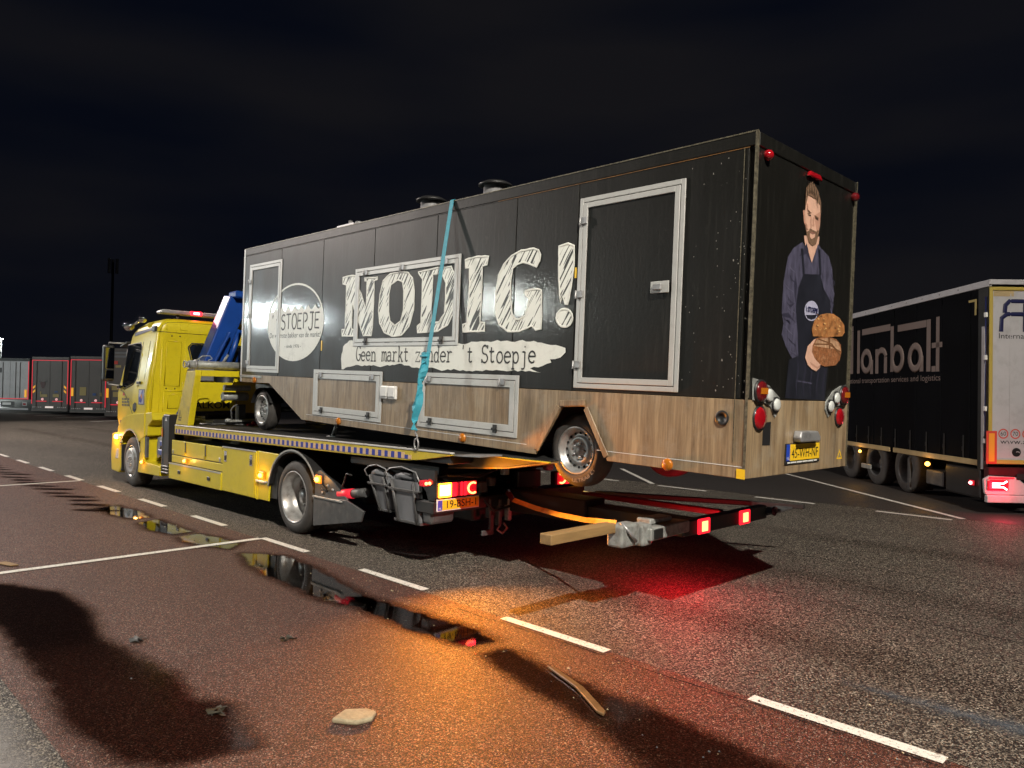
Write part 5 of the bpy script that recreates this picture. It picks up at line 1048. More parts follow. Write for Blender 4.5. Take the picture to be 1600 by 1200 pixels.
MB().prism([(-5.80, 0.96), (-5.62, 0.99), (-5.60, 0.535), (-4.78, 0.515), (-4.80, 0.335), (-5.92, 0.315), (-5.84, 0.6)], 'y', -0.03, 0.30).build('step_panel', Y, CAB, 0.012, 2)
MB().box((-5.598, -0.02, 0.62), (-5.50, 0.02, 1.0)).build('step_side', M['mudguard grey'], CAB)
# mirrors
for s, y0, y1 in ((1, -0.27, -0.06), (-1, 2.56, 2.77)):
    mr_ = MB().box((-7.42, y0, 2.03), (-7.26, y1, 2.76)).build('mirror', M['black plastic'], CAB, 0.05, 3)
    MB().box((-7.2595, y0+0.03, 2.28), (-7.2555, y1-0.02, 2.70)).build('mirror_glass', M['mirror glass'], mr_, 0.001)
    MB().box((-7.2595, y0+0.03, 2.08), (-7.2555, y1-0.02, 2.25)).build('mirror_glass', M['mirror glass'], mr_, 0.001)
    yb = 0.12 if s > 0 else 2.38
    MB().tube([(-7.34, (y0+y1)/2, 2.76), (-7.3, (y0+y1)/2, 2.80), (-7.16, yb, 2.80)], 0.018, 6).build('mirror_arm', M['dull silver'], mr_)
    MB().tube([(-7.34, (y0+y1)/2, 2.03), (-7.3, (y0+y1)/2, 1.97), (-7.2, yb, 1.93)], 0.018, 6).build('mirror_arm', M['dull silver'], mr_)
MB().box((-7.24, -0.03, 1.88), (-7.02, 0.08, 1.95)).build('mirror_foot', M['chrome'], CAB, 0.02, 2)
# horns and roof light bar
h = MB().tube([(-6.98, 0.14, 3.15), (-6.40, 0.14, 3.23)], 0.028, 10).lathe((-7.10, 0.14, 3.15), 'x', [(0.12, 0.03), (0.02, 0.09), (0.0, 0.105), (-0.03, 0.10)], 16).build('air_horn', M['chrome'], CAB)
MB().ball((-6.34, 0.14, 3.245), 0.075, 14).build('work_lamp', M['chrome'], CAB)
MB().ball((-7.05, 0.14, 3.15), 0.095, 14).build('work_lamp', M['chrome'], CAB)
MB().ball((-7.08, 0.22, 2.93), 0.022, 8).build('clearance_lamp', M['clear lens'], CAB)
mk('beacon red', (0.8, 0.02, 0.03), 0.3, emit=(1.0, 0.02, 0.04), estr=3.5)
b = MB().box((-5.98, 0.26, 3.335), (-5.74, 2.24, 3.395)).build('light_bar', M['dull silver'], CAB, 0.025, 2)
MB().box((-5.95, 0.30, 3.395), (-5.77, 0.84, 3.415)).box((-5.95, 1.02, 3.395), (-5.77, 2.2, 3.415)).build('bar_cover', M['clear lens'], b, 0.01)
for y in (0.62, 1.9): MB().tube([(-5.86, y, 3.22), (-5.86, y, 3.34)], 0.03, 8).build('bar_foot', M['black metal'], b)
MB().box((-5.97, 0.82, 3.34), (-5.725, 1.04, 3.420)).build('beacon', M['beacon red'], b, 0.01)
MB().box((-5.724, 0.875, 3.360), (-5.718, 0.985, 3.398)).build('beacon_hot', M['pink hot'], b)
l = bpy.data.lights.new('beacon light', 'POINT'); l.energy = 3.5; l.color = (1, 0.02, 0.04); l.shadow_soft_size = 0.04
lo = bpy.data.objects.new('beacon_light', l); COL.objects.link(lo); lo.parent = b; lo.location = (-5.66, 0.93, 3.42)

# tail of the truck
MB().box((2.55, 0.0, 0.62), (2.86, 2.5, 0.75)).build('rear_beam', M['black metal'], TK, 0.01)
MB().prism([(2.45, 1.08), (2.86, 1.08), (2.86, 0.76), (2.6, 0.76)], 'y', 0.02, 0.05).build('tail_bracket', M['black metal'], TK)
def tail_light(y0, sgn, lit):
    w = 0.56; y1 = y0+w*sgn; a, b_ = min(y0, y1), max(y0, y1)
    t = MB().box((2.80, a-0.012, 0.788), (2.885, b_+0.012, 0.955)).build('tail_light', M['black plastic'], TK, 0.006)
    def seg(u0, u1, m, x0=2.8855, x1=2.905, z0=0.797, z1=0.946, nm='lens'):
        p, q = y0+u0*w*sgn, y0+u1*w*sgn
        return MB().box((x0, min(p, q)+0.002, z0), (x1, max(p, q)-0.002, z1)).build(nm, M[m], t, 0.006)
    if lit:
        seg(0.02, 0.34, 'amber lit'); seg(0.04, 0.30, 'amber hot', 2.9055, 2.909, 0.82, 0.925, 'bulb')
        seg(0.345, 0.48, 'red lit'); seg(0.485, 0.56, 'red lit soft'); seg(0.565, 0.63, 'red lit'); seg(0.635, 0.98, 'red lit soft')
        cy, cz = y0+0.86*w*sgn, 0.872
        MB().tube([(2.915, cy+sgn*0.07*cos(a), cz+0.058*sin(a)) for a in [radians(60+k*240/10) for k in range(11)]], 0.011, 6).build('brake_ring', M['red hot'], t)
        seg(0.63, 0.72, 'red lit', 2.9055, 2.908)
    else: seg(0.02, 0.98, 'red lit soft')
    return t
t1 = tail_light(0.03, 1, True); tail_light(2.47, -1, True)
for yy in (0.13, 2.37):
    if yy > 1: continue
    l = bpy.data.lights.new('tail indicator light', 'AREA'); l.shape = 'RECTANGLE'; l.size = 0.17; l.size_y = 0.12; l.energy = AMBER_W; l.color = (1, 0.30, 0.015); l.spread = radians(115)
    lo = bpy.data.objects.new('indicator_light', l); COL.objects.link(lo); lo.parent = TK; lo.location = (2.925, yy, 0.87); lo.rotation_euler = (0, -pi/2-0.02, radians(-22))
    l = bpy.data.lights.new('tail brake light', 'AREA'); l.shape = 'RECTANGLE'; l.size = 0.12; l.size_y = 0.12; l.energy = RED_W*0.5; l.color = (1, 0.02, 0.03)
    lo = bpy.data.objects.new('brake_light', l); COL.objects.link(lo); lo.parent = TK; lo.location = (2.935, yy+(0.38 if yy < 1 else -0.38), 0.87); lo.rotation_euler = (0, -pi/2, 0)
p = MB().box((2.86, 0.04, 0.645), (2.872, 0.645, 0.775)).build('number_plate', M['white trim'], TK, 0.004)
MB().box((2.8722, 0.055, 0.658), (2.8745, 0.115, 0.764)).build('blue_band', M['plate blue'], p)
MB().box((2.8722, 0.1155, 0.658), (2.8745, 0.635, 0.764)).build('plate_face', M['plate yellow'], p)
txt("19-BSH-1", 0.11, 0.175, 0.678, mapR(2.8745), 0.0015, M['black print'], p, width=0.42, bold=0.001)
txt("NL", 0.03, 0.066, 0.668, mapR(2.8745), 0.0015, M['white print'], p, width=0.038)
MB().box((2.78, -0.13, 0.925), (2.86, -0.03, 0.985)).build('marker_lamp', M['red lit soft'], TK, 0.008)
MB().ball((2.865, -0.10, 0.955), 0.018, 10).ball((2.865, -0.055, 0.955), 0.018, 10).build('marker_bulb', M['red hot'], TK)
MB().prism([(-0.02, 0.995), (0.03, 0.965), (0.03, 0.93), (-0.02, 0.955)], 'x', 2.80, 2.83).build('striped_arm', M['sticker red'], TK)
for y, z, w, h_, m in ((0.66, 0.80, 0.10, 0.12, 'mudguard grey'), (0.80, 0.86, 0.10, 0.10, 'mudguard grey'), (1.02, 0.97, 0.09, 0.14, 'galvanised'), (1.25, 0.80, 0.4, 0.2, 'black metal'), (1.75, 0.98, 0.12, 0.10, 'galvanised'), (1.45, 0.50, 0.34, 0.22, 'mudguard grey'), (0.95, 0.40, 0.05, 0.30, 'mudguard grey'), (1.10, 0.44, 0.06, 0.26, 'galvanised'), (0.80, 0.50, 0.04, 0.22, 'mudguard grey')):
    MB().box((2.80, y, z), (2.88, y+w, z+h_)).build('valve_block' if h_ < 0.15 else 'bracket', M[m], TK, 0.012)
MB().tube([(2.86, 0.98, 0.40), (2.88, 0.92, 0.36), (2.88, 1.0, 0.31), (2.88, 1.08, 0.36), (2.86, 1.04, 0.42)], 0.014, 6).build('tow_loop', M['galvanised'], TK)
MB().tube([(2.84, 0.7, 0.75), (2.9, 0.85, 0.58), (2.88, 1.2, 0.62), (2.86, 1.6, 0.8)], 0.016, 6).tube([(2.84, 0.2, 1.02), (2.88, 0.6, 0.98), (2.86, 1.1, 1.08)], 0.014, 6).build('hose', M['black plastic'], TK)
MB().prism([(0.74, 0.30), (0.74, 0.36), (0.86, 0.36), (0.86, 0.52), (0.92, 0.52), (0.92, 0.30)], 'x', 2.80, 2.83).build('towing_bracket', M['mudguard grey'], TK, 0.006)

# underlift: boom with a crossbar carrying two red lamps
MB().box((2.4, 1.12, 0.55), (4.0, 1.46, 0.80)).build('underlift_boom', M['rubber dark'], TK, 0.015)
MB().box((3.9, 1.16, 0.58), (5.12, 1.42, 0.74)).build('underlift_extension', M['rubber dark'], TK, 0.01)
mk('dark red paint', (0.05, 0.005, 0.008), 0.4, var=0.3)
MB().box((3.3, 1.9, 0.70), (5.12, 1.98, 0.76)).build('underlift_arm', M['dark red paint'], TK, 0.01)
MB().prism([(2.9, 2.64), (5.2, 3.70), (5.2, 3.74), (2.9, 2.76)], 'z', 0.60, 0.66).build('long_loading_rail', M['black metal'], TK, 0.008)
MB().box((5.12, 1.05, 0.60), (5.22, 2.72, 0.745)).build('underlift_crossbar', M['black metal'], TK, 0.012)
MB().prism([(5.0, 2.70), (5.24, 2.70), (5.22, 3.36), (5.05, 3.30)], 'z', 0.635, 0.665).build('crossbar_tongue', M['mudguard grey'], TK, 0.006)
g = MB().box((5.08, 0.08, 0.63), (5.24, 0.34, 0.82)).build('wheel_clamp', M['galvanised'], TK, 0.02, 2)
MB().box((5.10, 0.35, 0.615), (5.26, 0.50, 0.80)).build('clamp_block', M['galvanised'], g, 0.02, 2)
MB().prism([(5.08, 0.42), (5.30, 0.42), (5.26, 1.10), (5.10, 1.06)], 'z', 0.655, 0.765).build('clamp_tube', M['galvanised'], g, 0.01)
MB().box((5.262, 0.46, 0.665), (5.305, 0.60, 0.755)).build('tube_mouth', M['black print'], g, 0.006)
MB().box((5.05, 0.55, 0.77), (5.2, 0.9, 0.82)).build('clamp_rod', M['galvanised'], g, 0.01)
MB().tube([(5.2, 0.12, 0.84), (5.26, 0.16, 0.76), (5.27, 0.24, 0.68)], 0.016, 6).build('clamp_hook', M['dull silver'], g)
for y in (1.395, 2.20):
    a = MB().box((5.2205, y-0.105, 0.60), (5.245, y+0.105, 0.745)).build('red_lamp', M['red lit'], TK, 0.008)
    MB().box((5.246, y-0.055, 0.625), (5.25, y+0.05, 0.72)).build('bulb', M['red hot'], a, 0.002)
    for dx, e in ((0.10, RED_W), ):
        l = bpy.data.lights.new('red lamp light', 'AREA'); l.shape = 'RECTANGLE'; l.size = 0.1; l.size_y = 0.1; l.energy = e; l.color = (1, 0.015, 0.03)
        lo = bpy.data.objects.new('red_light', l); COL.objects.link(lo); lo.parent = a; lo.location = (5.255, y, 0.66); lo.rotation_euler = (0, -pi/2, 0)
l = bpy.data.lights.new('added red pool light', 'POINT'); l.energy = RED_W*20; l.color = (1, 0.015, 0.03); l.shadow_soft_size = 0.03  # added light set apart from the lamps to make the red ground pool
lo = bpy.data.objects.new('red_light', l); COL.objects.link(lo); lo.parent = TK; lo.location = (4.98, 1.395, 0.52)
MB().lathe((5.235, 2.85, 0.67), 'x', [(0, 0.05), (0.02, 0.05), (0.02, 0.03), (0.0, 0.028)], 14).build('tube_end', M['dark red paint'], TK)
# ------------------------------------------------------------------ loose gear on and round the truck
M['wood end'] = M['beam wood']
t = MB().box((5.06, -0.73, 0.755), (5.18, 0.078, 0.835)).build('wooden_beam', M['beam wood'], None, 0.006)
tag(t, 'short yellow-brown wooden beam sticking out of the grey clamp on the lift bar', 'beam')
def ribbon(pts, w, th, name, m, wdir=Vector((1, 0, 0))):
    b = MB(); n = len(pts); vs = []
    for i, p in enumerate(pts):
        p = Vector(p); d = (Vector(pts[min(i+1, n-1)])-Vector(pts[max(i-1, 0)])).normalized()
        wd = wdir[i] if isinstance(wdir, list) else wdir
        s = (wd-d*wd.dot(d)).normalized(); nn = d.cross(s).normalized()
        for a, c in ((-1, -1), (1, -1), (1, 1), (-1, 1)): vs.append(p+s*w/2*a+nn*th/2*c)
    fs = [(0, 1, 2, 3), tuple(4*(n-1)+k for k in (3, 2, 1, 0))]
    for i in range(n-1):
        for k in range(4): fs.append((4*i+k, 4*i+(k+1) % 4, 4*(i+1)+(k+1) % 4, 4*(i+1)+k))
    b.add(vs, fs); return b.build(name, m, None, recalc=True)
S = empty('lashing_strap', (2.6, 0.0, 1.3), 0, 'turquoise lashing strap with ratchet tied down over the black trailer to the deck', 'strap')
def lt(p): q = TM @ Vector(p); return q
tp = lt((-3.655, -0.012, 2.668)); hk = Vector((2.60, -0.035, 1.50)); mid = tp.lerp(hk, 0.70)
P0 = S.location.copy()
def loc(p): return tuple(Vector(p)-P0)
far = lt((-3.655, WD+0.02, 2.668))
o = ribbon([loc(lt((-3.655, WD+0.012, 0.5))), loc(lt((-3.655, WD+0.012, 2.668))), loc(lt((-3.655, 0.9, 2.672))), loc(tp), loc(tp.lerp(hk, 0.35)), loc(mid)], 0.062, 0.004, 'webbing', M['turquoise webbing']); o.parent = S
rt = mid.lerp(hk, 0.10)
pts = []; wd = []
for i in range(15):
    q = mid.lerp(hk, i/14.0); pts.append(loc((q.x+sin(i*0.9)*0.028, q.y-0.02-abs(sin(i*0.5))*0.02, q.z))); wd.append(Vector((cos(i*0.35), sin(i*0.5)*0.8, 0.1)))
o = ribbon(pts, 0.075, 0.008, 'twisted_end', M['turquoise webbing'], wd); o.parent = S
pts = []; wd = []
for i in range(11):
    q = mid.lerp(hk, 0.02+i/14.0); pts.append(loc((q.x-0.02+cos(i*1.1)*0.03, q.y-0.045, q.z))); wd.append(Vector((cos(i*0.6+1), sin(i*0.7), 0.1)))
o = ribbon(pts, 0.06, 0.008, 'twisted_end', M['turquoise webbing'], wd); o.parent = S
q = Vector(loc(mid)); r_b = MB().box((q.x-0.05, q.y-0.05, q.z-0.06), (q.x+0.05, q.y-0.012, q.z+0.07)).tube([(q.x-0.06, q.y-0.05, q.z+0.03), (q.x+0.06, q.y-0.05, q.z+0.03)], 0.016, 8).build('ratchet', M['turquoise webbing'], S, 0.008)
q = Vector(loc(hk)); MB().tube([(q.x, q.y, q.z+0.02), (q.x-0.02, q.y, q.z-0.03), (q.x+0.015, q.y, q.z-0.07), (q.x, q.y, q.z-0.11)], 0.012, 6).tube([(q.x+0.035*sin(a), q.y-0.0, q.z-0.15-0.06*cos(a)) for a in [k*pi/6 for k in range(13)]], 0.009, 6).build('hook', M['dull silver'], S)

o = ribbon([(3.10, 0.95, 0.72), (3.55, 0.85, 0.69), (4.0, 0.68, 0.70), (4.55, 0.45, 0.74), (5.15, 0.12, 0.83)], 0.052, 0.004, 'tie_down_strap', M['yellow webbing'], [Vector((0.3, 0.6, 1)), Vector((0.2, 0.4, 1)), Vector((0.2, 0.5, 1)), Vector((0.2, 0.5, 0.8)), Vector((0.1, 0.3, 1))])
tag(o, 'yellow-orange webbing strap running from the truck tail to the grey clamp', 'strap')
o = ribbon([(2.95, 1.0, 0.80), (3.02, 0.98, 0.76), (3.10, 0.95, 0.72)], 0.07, 0.006, 'strap_tail', M['dark red paint'], Vector((0, 0.3, 1)))
tag(o, 'dark red strap end tied to the truck tail above the yellow webbing', 'strap')

# two grey buckets hung under the deck behind the rear wheel
def bucket(x0, x1, y0, y1, z0, z1, lean, label, flare=0.9):
    t = empty('hanging_bucket', (x0, y0, z0), 0, label, 'bucket', 'grey buckets hung under the deck')
    w = x1-x0; d = y1-y0; h = z1-z0
    A = [(0+lean*0, 0), (w, 0), (w, d), (0, d)]
    def ring(k, z, g=0.0): return [((cx-w/2)*(1-k)+w/2+lean*(1-z/h)+(-g if cx == 0 else g), (cy-d/2)*(1-k)+d/2+(-g if cy == 0 else g), z) for cx, cy in A]
    lo, hi = ring(1-flare, 0), ring(0, h*0.9)
    MB().add(lo+hi, [(3, 2, 1, 0), (0, 1, 5, 4), (1, 2, 6, 5), (2, 3, 7, 6), (3, 0, 4, 7)]).build('bucket_body', M['grey plastic'], t, 0.02, 2)
    a, b = ring(0.0, h*0.66, 0.014), ring(-0.01, h*0.72, 0.016)
    MB().add(a+b, [(3, 2, 1, 0), (4, 5, 6, 7), (0, 1, 5, 4), (1, 2, 6, 5), (2, 3, 7, 6), (3, 0, 4, 7)]).build('rib', M['mudguard grey'], t, 0.004)
    a, b = ring(1-flare-0.01, 0.0, 0.012), ring(1-flare-0.01, h*0.06, 0.014)
    MB().add(a+b, [(3, 2, 1, 0), (4, 5, 6, 7), (0, 1, 5, 4), (1, 2, 6, 5), (2, 3, 7, 6), (3, 0, 4, 7)]).build('rim', M['mudguard grey'], t, 0.004)
    for f in (0.12, 0.88):
        m = MB(); p0 = Vector((lo[0][0]+(lo[1][0]-lo[0][0])*f, lo[0][1]-0.008, 0)); p1 = Vector((hi[0][0]+(hi[1][0]-hi[0][0])*f, hi[0][1]-0.008, h*0.9))
        m.tube([p0, p1], 0.018, 6); m.build('upright_rib', M['mudguard grey'], t)
    MB().tube([(w*0.0, d*0.3, h*0.9), (w*0.3, d*0.2, h*0.97), (w*0.7, d*0.25, h*0.95), (w*1.0, d*0.4, h*0.9)], 0.045, 8).build('rolled_cloth', M['grey plastic'], t)
    MB().tube([(-0.01, 0.0, h*0.86), (-0.04, -0.02, h*1.02), (0.02, 0.0, h*1.12), (w*0.4, 0.02, h*1.18), (w*0.9, 0.02, h*1.1), (w+0.04, 0.0, h*0.92)], 0.008, 6).build('rope', M['dull silver'], t)
    return t
bucket(1.62, 1.98, 0.02, 0.34, 0.53, 0.98, 0.10, 'smaller grey bucket hung nearest the rear wheel with a rolled cloth', 0.62)
bucket(2.06, 2.58, 0.0, 0.40, 0.47, 0.985, 0.08, 'larger grey bucket hung between the smaller bucket and the tail light', 0.86)
c = MB().prism([(2.60, 0.98), (2.74, 0.86), (2.83, 0.66), (2.80, 0.50), (2.66, 0.50)], 'y', 0.02, 0.34).build('folded_tarp', M['mudguard grey'], None, 0.03, 2)
tag(c, 'grey folded canvas hanging behind the larger bucket', 'tarpaulin')
fl = empty('safety_torch', (1.15, 0.05, 0.65), radians(4), 'orange-red safety torch pushed in behind the mud flap', 'torch')
MB().tube([(-0.16, 0, -0.01), (0.12, 0, 0.02)], 0.05, 12, r1=0.062).build('torch_cone', M['reflective red glow'], fl)
MB().tube([(0.12, 0, 0.02), (0.34, 0.02, 0.05)], 0.055, 12).build('torch_body', M['mudguard grey'], fl)
MB().tube([(-0.16, -0.01, -0.02), (-0.05, -0.02, 0.14), (0.0, -0.02, 0.25), (0.10, -0.02, 0.24)], 0.012, 6).build('wire_bracket', M['black metal'], fl)

# litter
o = MB().prism([(5.22, -2.63), (5.16, -2.50), (5.24, -2.40), (5.31, -2.385), (5.365, -2.45), (5.345, -2.55)], 'z', 0.004, 0.034).build('stone_slab', M['stone'], None, 0.010, 2); tag(o, 'flat beige stone lying on the red asphalt', 'stone')
def scrap(x, y, s, label, m, cat='litter', n=7, seed=1, h=0.02):
    r = random.Random(seed); b = MB()
    for k in range(n):
        a = r.uniform(0, 6.28); L = s*r.uniform(0.4, 1.0); px, py = x+r.uniform(-s, s)*0.4, y+r.uniform(-s, s)*0.4
        d = Vector((cos(a), sin(a), 0))*L/2; w = Vector((-sin(a), cos(a), 0))*s*0.12
        z0, z1 = 0.012, 0.012+r.uniform(0.3, 1)*h
        c0 = Vector((px, py, 0))
        b.add([c0-d-w+Vector((0, 0, z0)), c0+d-w+Vector((0, 0, z1)), c0+d+w+Vector((0, 0, z0)), c0-d+w+Vector((0, 0, z1))], [(0, 1, 2), (0, 2, 3)])
    o = b.build('litter', m); tag(o, label, cat); return o
scrap(3.02, -2.97, 0.12, 'crumpled shiny scrap of foil at the edge of the dark damp patch', M['mudguard grey'], seed=3)
scrap(3.75, -2.13, 0.10, 'small dark scrap lying on the dry red asphalt', M['leaf litter'], seed=5)
scrap(5.75-1.1, -3.05+0.0, 0.12, 'dark leaf scrap at the end of the large damp patch', M['leaf litter'], seed=8)
o = MB().prism([(-0.52, -3.22), (-0.50, -3.12), (-0.25, -3.05), (-0.24, -3.13)], 'z', 0.012, 0.022).build('wooden_splinter', M['beam wood'], None, 0.004); tag(o, 'pale wooden splinter in the puddle at the left edge', 'stick')
o = MB().prism([(5.50, -1.105), (5.52, -1.075), (5.90, -1.20), (6.22, -1.385), (6.24, -1.43), (6.18, -1.42), (5.86, -1.235)], 'z', 0.012, 0.03).build('wooden_lath', M['wet wood'], None, 0.004); tag(o, 'thin curved wooden lath lying in the wet gutter', 'stick')
rg = random.Random(3); gb = MB()
for i in range(900):
    x = 9-rg.random()**1.3*18; y = rg.choice((rg.uniform(-4.6, 2.2), rg.gauss(-1.0, 0.35), rg.gauss(-0.62, 0.10))); s_ = rg.uniform(0.003, 0.010)*(1.6 if rg.random() < 0.06 else 1)
    if (x-8.93)**2+(y+4.93)**2 < 2: continue
    a = rg.uniform(0, 6.28); c0 = Vector((x, y, 0.010)); u = Vector((cos(a), sin(a), 0))*s_; v = Vector((-sin(a), cos(a), 0))*s_*rg.uniform(0.4, 0.9); gb.cur = rg.choice((0, 0, 1, 2))
    gb.add([c0-u, c0-v, c0+u, c0+v, c0+Vector((0, 0, s_*0.8))], [(0, 1, 4), (1, 2, 4), (2, 3, 4), (3, 0, 4)])
gb.build('grit', [M['stone'], M['leaf litter'], M['mudguard grey']], kind='stuff')['label'] = 'loose grit and crumbs scattered over the asphalt'

# ------------------------------------------------------------------ dark curtain-sided lorry on the right
AD = Vector((-0.68838, 0.72535, 0)); AL_ = Vector((0.72535, 0.68838, 0))
AM = Matrix(((AD.x, AL_.x, 0, 5.78), (AD.y, AL_.y, 0, 9.65), (0, 0, 1, 0), (0, 0, 0, 1)))
# local frame: x towards its front, y towards its far side; mirrored handedness is avoided by using y along AL_ with z up (AD x AL_ = -z), so flip x
AM = Matrix(((-AD.x, AL_.x, 0, 5.78), (-AD.y, AL_.y, 0, 9.65), (0, 0, 1, 0), (0, 0, 0, 1)))
R = empty('curtain_lorry', mat=AM, label='dark curtain-sided lorry with pale lettering standing on the right, tail lights lit', cat='lorry')
LL = 13.4
MB().box((-LL, 0.02, 0.90), (-0.30, 2.50, 3.86)).build('curtain', M['curtain navy'], R)
for k in range(14): MB().box((-0.6-k*0.92, 0.008, 0.92), (-0.55-k*0.92, 0.0195, 3.84)).build('curtain_fold', M['curtain navy'], R)
MB().box((-LL, -0.01, 3.87), (0.0, 0.05, 3.985)).build('roof_rail', M['trailer door white'], R, 0.006)
MB().box((-LL, 0.05, 3.90), (0.0, 2.5, 3.97)).build('roof', M['grey boards'], R)
for k in range(10): MB().lathe((-0.9-k*0.62, -0.011, 3.93), 'y', [(-0.004, 0.0005), (-0.003, 0.012), (0, 0.013)], 8).build('rivet', M['black print'], R)
for k in range(16):
    st = MB().box((-0.75-k*0.62, 0.002, 0.90), (-0.71-k*0.62, 0.007, 1.30)).build('curtain_strap', M['black plastic'], R)
    MB().box((-0.76-k*0.62, -0.006, 1.02), (-0.70-k*0.62, 0.0015, 1.10)).build('buckle', M['black metal'], st, 0.003)
mk('dirty rail', (0.36, 0.27, 0.14), 0.5, var=0.25, vscale=1.5)
MB().box((-LL, -0.005, 0.80), (-3.45, 0.03, 0.895)).build('side_rail', M['dirty rail'], R, 0.004)
MB().box((-3.28, -0.005, 0.80), (-0.30, 0.03, 0.895)).build('side_rail', M['dirty rail'], R, 0.004)
MB().box((-0.30, 0.0, 0.72), (-0.20, 0.08, 3.86)).build('corner_post', M['black metal'], R)
MB().box((-0.20, -0.005, 0.75), (-0.13, 0.08, 3.20)).build('corner_post', M['trailer door white'], R, 0.004)
MB().box((-0.20, 0.0, 3.2), (-0.02, 0.08, 3.86)).build('corner_post', M['black metal'], R)
MB().tube([(-0.06, -0.02, 0.9), (-0.06, -0.02, 3.7)], 0.012, 6).build('lock_rod', M['navy print'], R)
for z in (1.2, 1.75, 2.62, 3.35): MB().box((-0.09, -0.035, z), (-0.03, 0.0, z+0.08)).build('rod_guide', M['white trim'], R, 0.004)
for a, b in (((-0.59, 3.66), (-0.36, 3.70)), ((-0.41, 3.42), (-0.36, 3.66))):
    MB().box((a[0], 0.0, a[1]), (b[0], 0.006, b[1])).build('contour_mark', M['sticker dull yellow'], R)
aS = lambda u, v, h: (-u, 0.006-h, v)
C = M['curtain print']
def bar(x0, z0, x1, z1):  # in metres forward from the rear corner
    return flatshape([[(x0, z0), (x1, z0), (x1, z1), (x0, z1)]], aS, 0.002, C, R, 'lettering')
bar(5.45, 2.53, 5.30, 3.55); bar(5.85, 2.53, 5.70, 3.55); bar(5.69, 2.95, 5.46, 3.07); bar(5.85, 3.56, 5.30, 3.68)
bar(5.08, 2.53, 4.94, 3.55)
strokes([arc(4.60, 2.80, 0.22, 0.22, 0, 360, 20)], 0.15, aS, 0.003, C, R); bar(4.40, 2.50, 4.26, 2.82)
bar(4.15, 2.50, 4.00, 3.05); strokes([arc(3.86, 2.84, 0.21, 0.17, 170, 10, 8)], 0.14, aS, 0.003, C, R); bar(3.74, 2.50, 3.60, 2.86)
bar(3.45, 2.52, 3.31, 3.50); bar(4.83, 3.42, 3.46, 3.56); strokes([arc(3.15, 2.79, 0.22, 0.23, 0, 360, 20)], 0.15, aS, 0.003, C, R)
strokes([arc(2.42, 2.78, 0.22, 0.23, 0, 360, 20)], 0.15, aS, 0.003, C, R); bar(2.24, 2.49, 2.10, 2.80)
bar(1.99, 2.48, 1.84, 3.50); bar(3.14, 3.36, 2.0, 3.50)
bar(1.65, 2.47, 1.53, 3.52); bar(1.80, 2.93, 1.43, 3.03); bar(1.80, 2.47, 1.66, 2.58)
txt("International transportation services and logistics", 0.17, 0, 2.30, lambda u, v, h: (-6.05+u, 0.006-h, v), 0.002, C, R, width=4.56)
# rear door
MB().box((-0.02, 0.06, 0.86), (0.0, 2.46, 3.84)).build('rear_door', M['trailer door white'], R)
mk('door frame yellow', (0.40, 0.30, 0.06), 0.5)
for bx_ in (((0.0, -0.0, 0.86), (0.02, 0.058, 3.86)), ((0.0, 0.059, 3.80), (0.02, 2.46, 3.86)), ((0.0, 0.059, 0.86), (0.02, 2.46, 0.93))): MB().box(*bx_).build('door_frame', M['door frame yellow'], R, 0.004)
MB().box((-0.03, -0.01, 3.90), (0.03, 2.5, 3.985)).build('roof_rail', M['trailer door white'], R, 0.004)
for k in range(6): MB().box((0.0005, 0.35+k*0.36, 1.0), (0.006, 0.365+k*0.36, 3.75)).build('door_rib', M['trailer door white'], R)
aR = lambda u, v, h: (0.001+h, u, v)
MB().box((0.0006, 0.075, 3.70), (0.003, 0.41, 3.79)).build('maker_plate', M['dirty rail'], R)
strokes([[(0.20, 3.10), (0.21, 3.33), (0.30, 3.40), (0.62, 3.40)], [(0.26, 3.42), (0.27, 3.55), (0.34, 3.62), (0.75, 3.62), (0.80, 3.55), (0.80, 3.10)], [(0.60, 3.10), (0.60, 3.58)]], 0.075, aR, 0.002, M['navy print'], R)
txt("International", 0.13, 0.165, 2.985, aR, 0.002, M['black print'], R, width=0.75)
txt("www.alanbalt", 0.12, 0.20, 1.20, aR, 0.002, M['black print'], R, width=0.85)
for k, s in enumerate(("60", "70", "80")):
    cy = 0.25+k*0.20
    strokes([arc(cy, 1.37, 0.075, 0.075, 0, 360, 20)], 0.018, aR, 0.003, M['sticker red'], R, 'speed_ring')
    txt(s, 0.10, cy-0.045, 1.338, aR, 0.002, M['black print'], R, width=0.09)
for k in range(2): flatshape([arc(0.47+k*0.2, 1.06, 0.075, 0.075, 0, 360, 16)[:-1]], aR, 0.002, M['black print'], R, 'pictogram'); strokes([arc(0.49+k*0.2, 1.05, 0.03, 0.02, 0, 150, 5)], 0.012, aR, 0.004, M['trailer door white'], R, 'pictogram_line')
p = MB().box((0.021, -0.045, 0.86), (0.028, 0.13, 1.415)).build('marking_board', M['sticker red'], R); MB().box((0.0285, -0.005, 0.90), (0.031, 0.09, 1.375)).build('board_centre', M['sticker orange'], p)
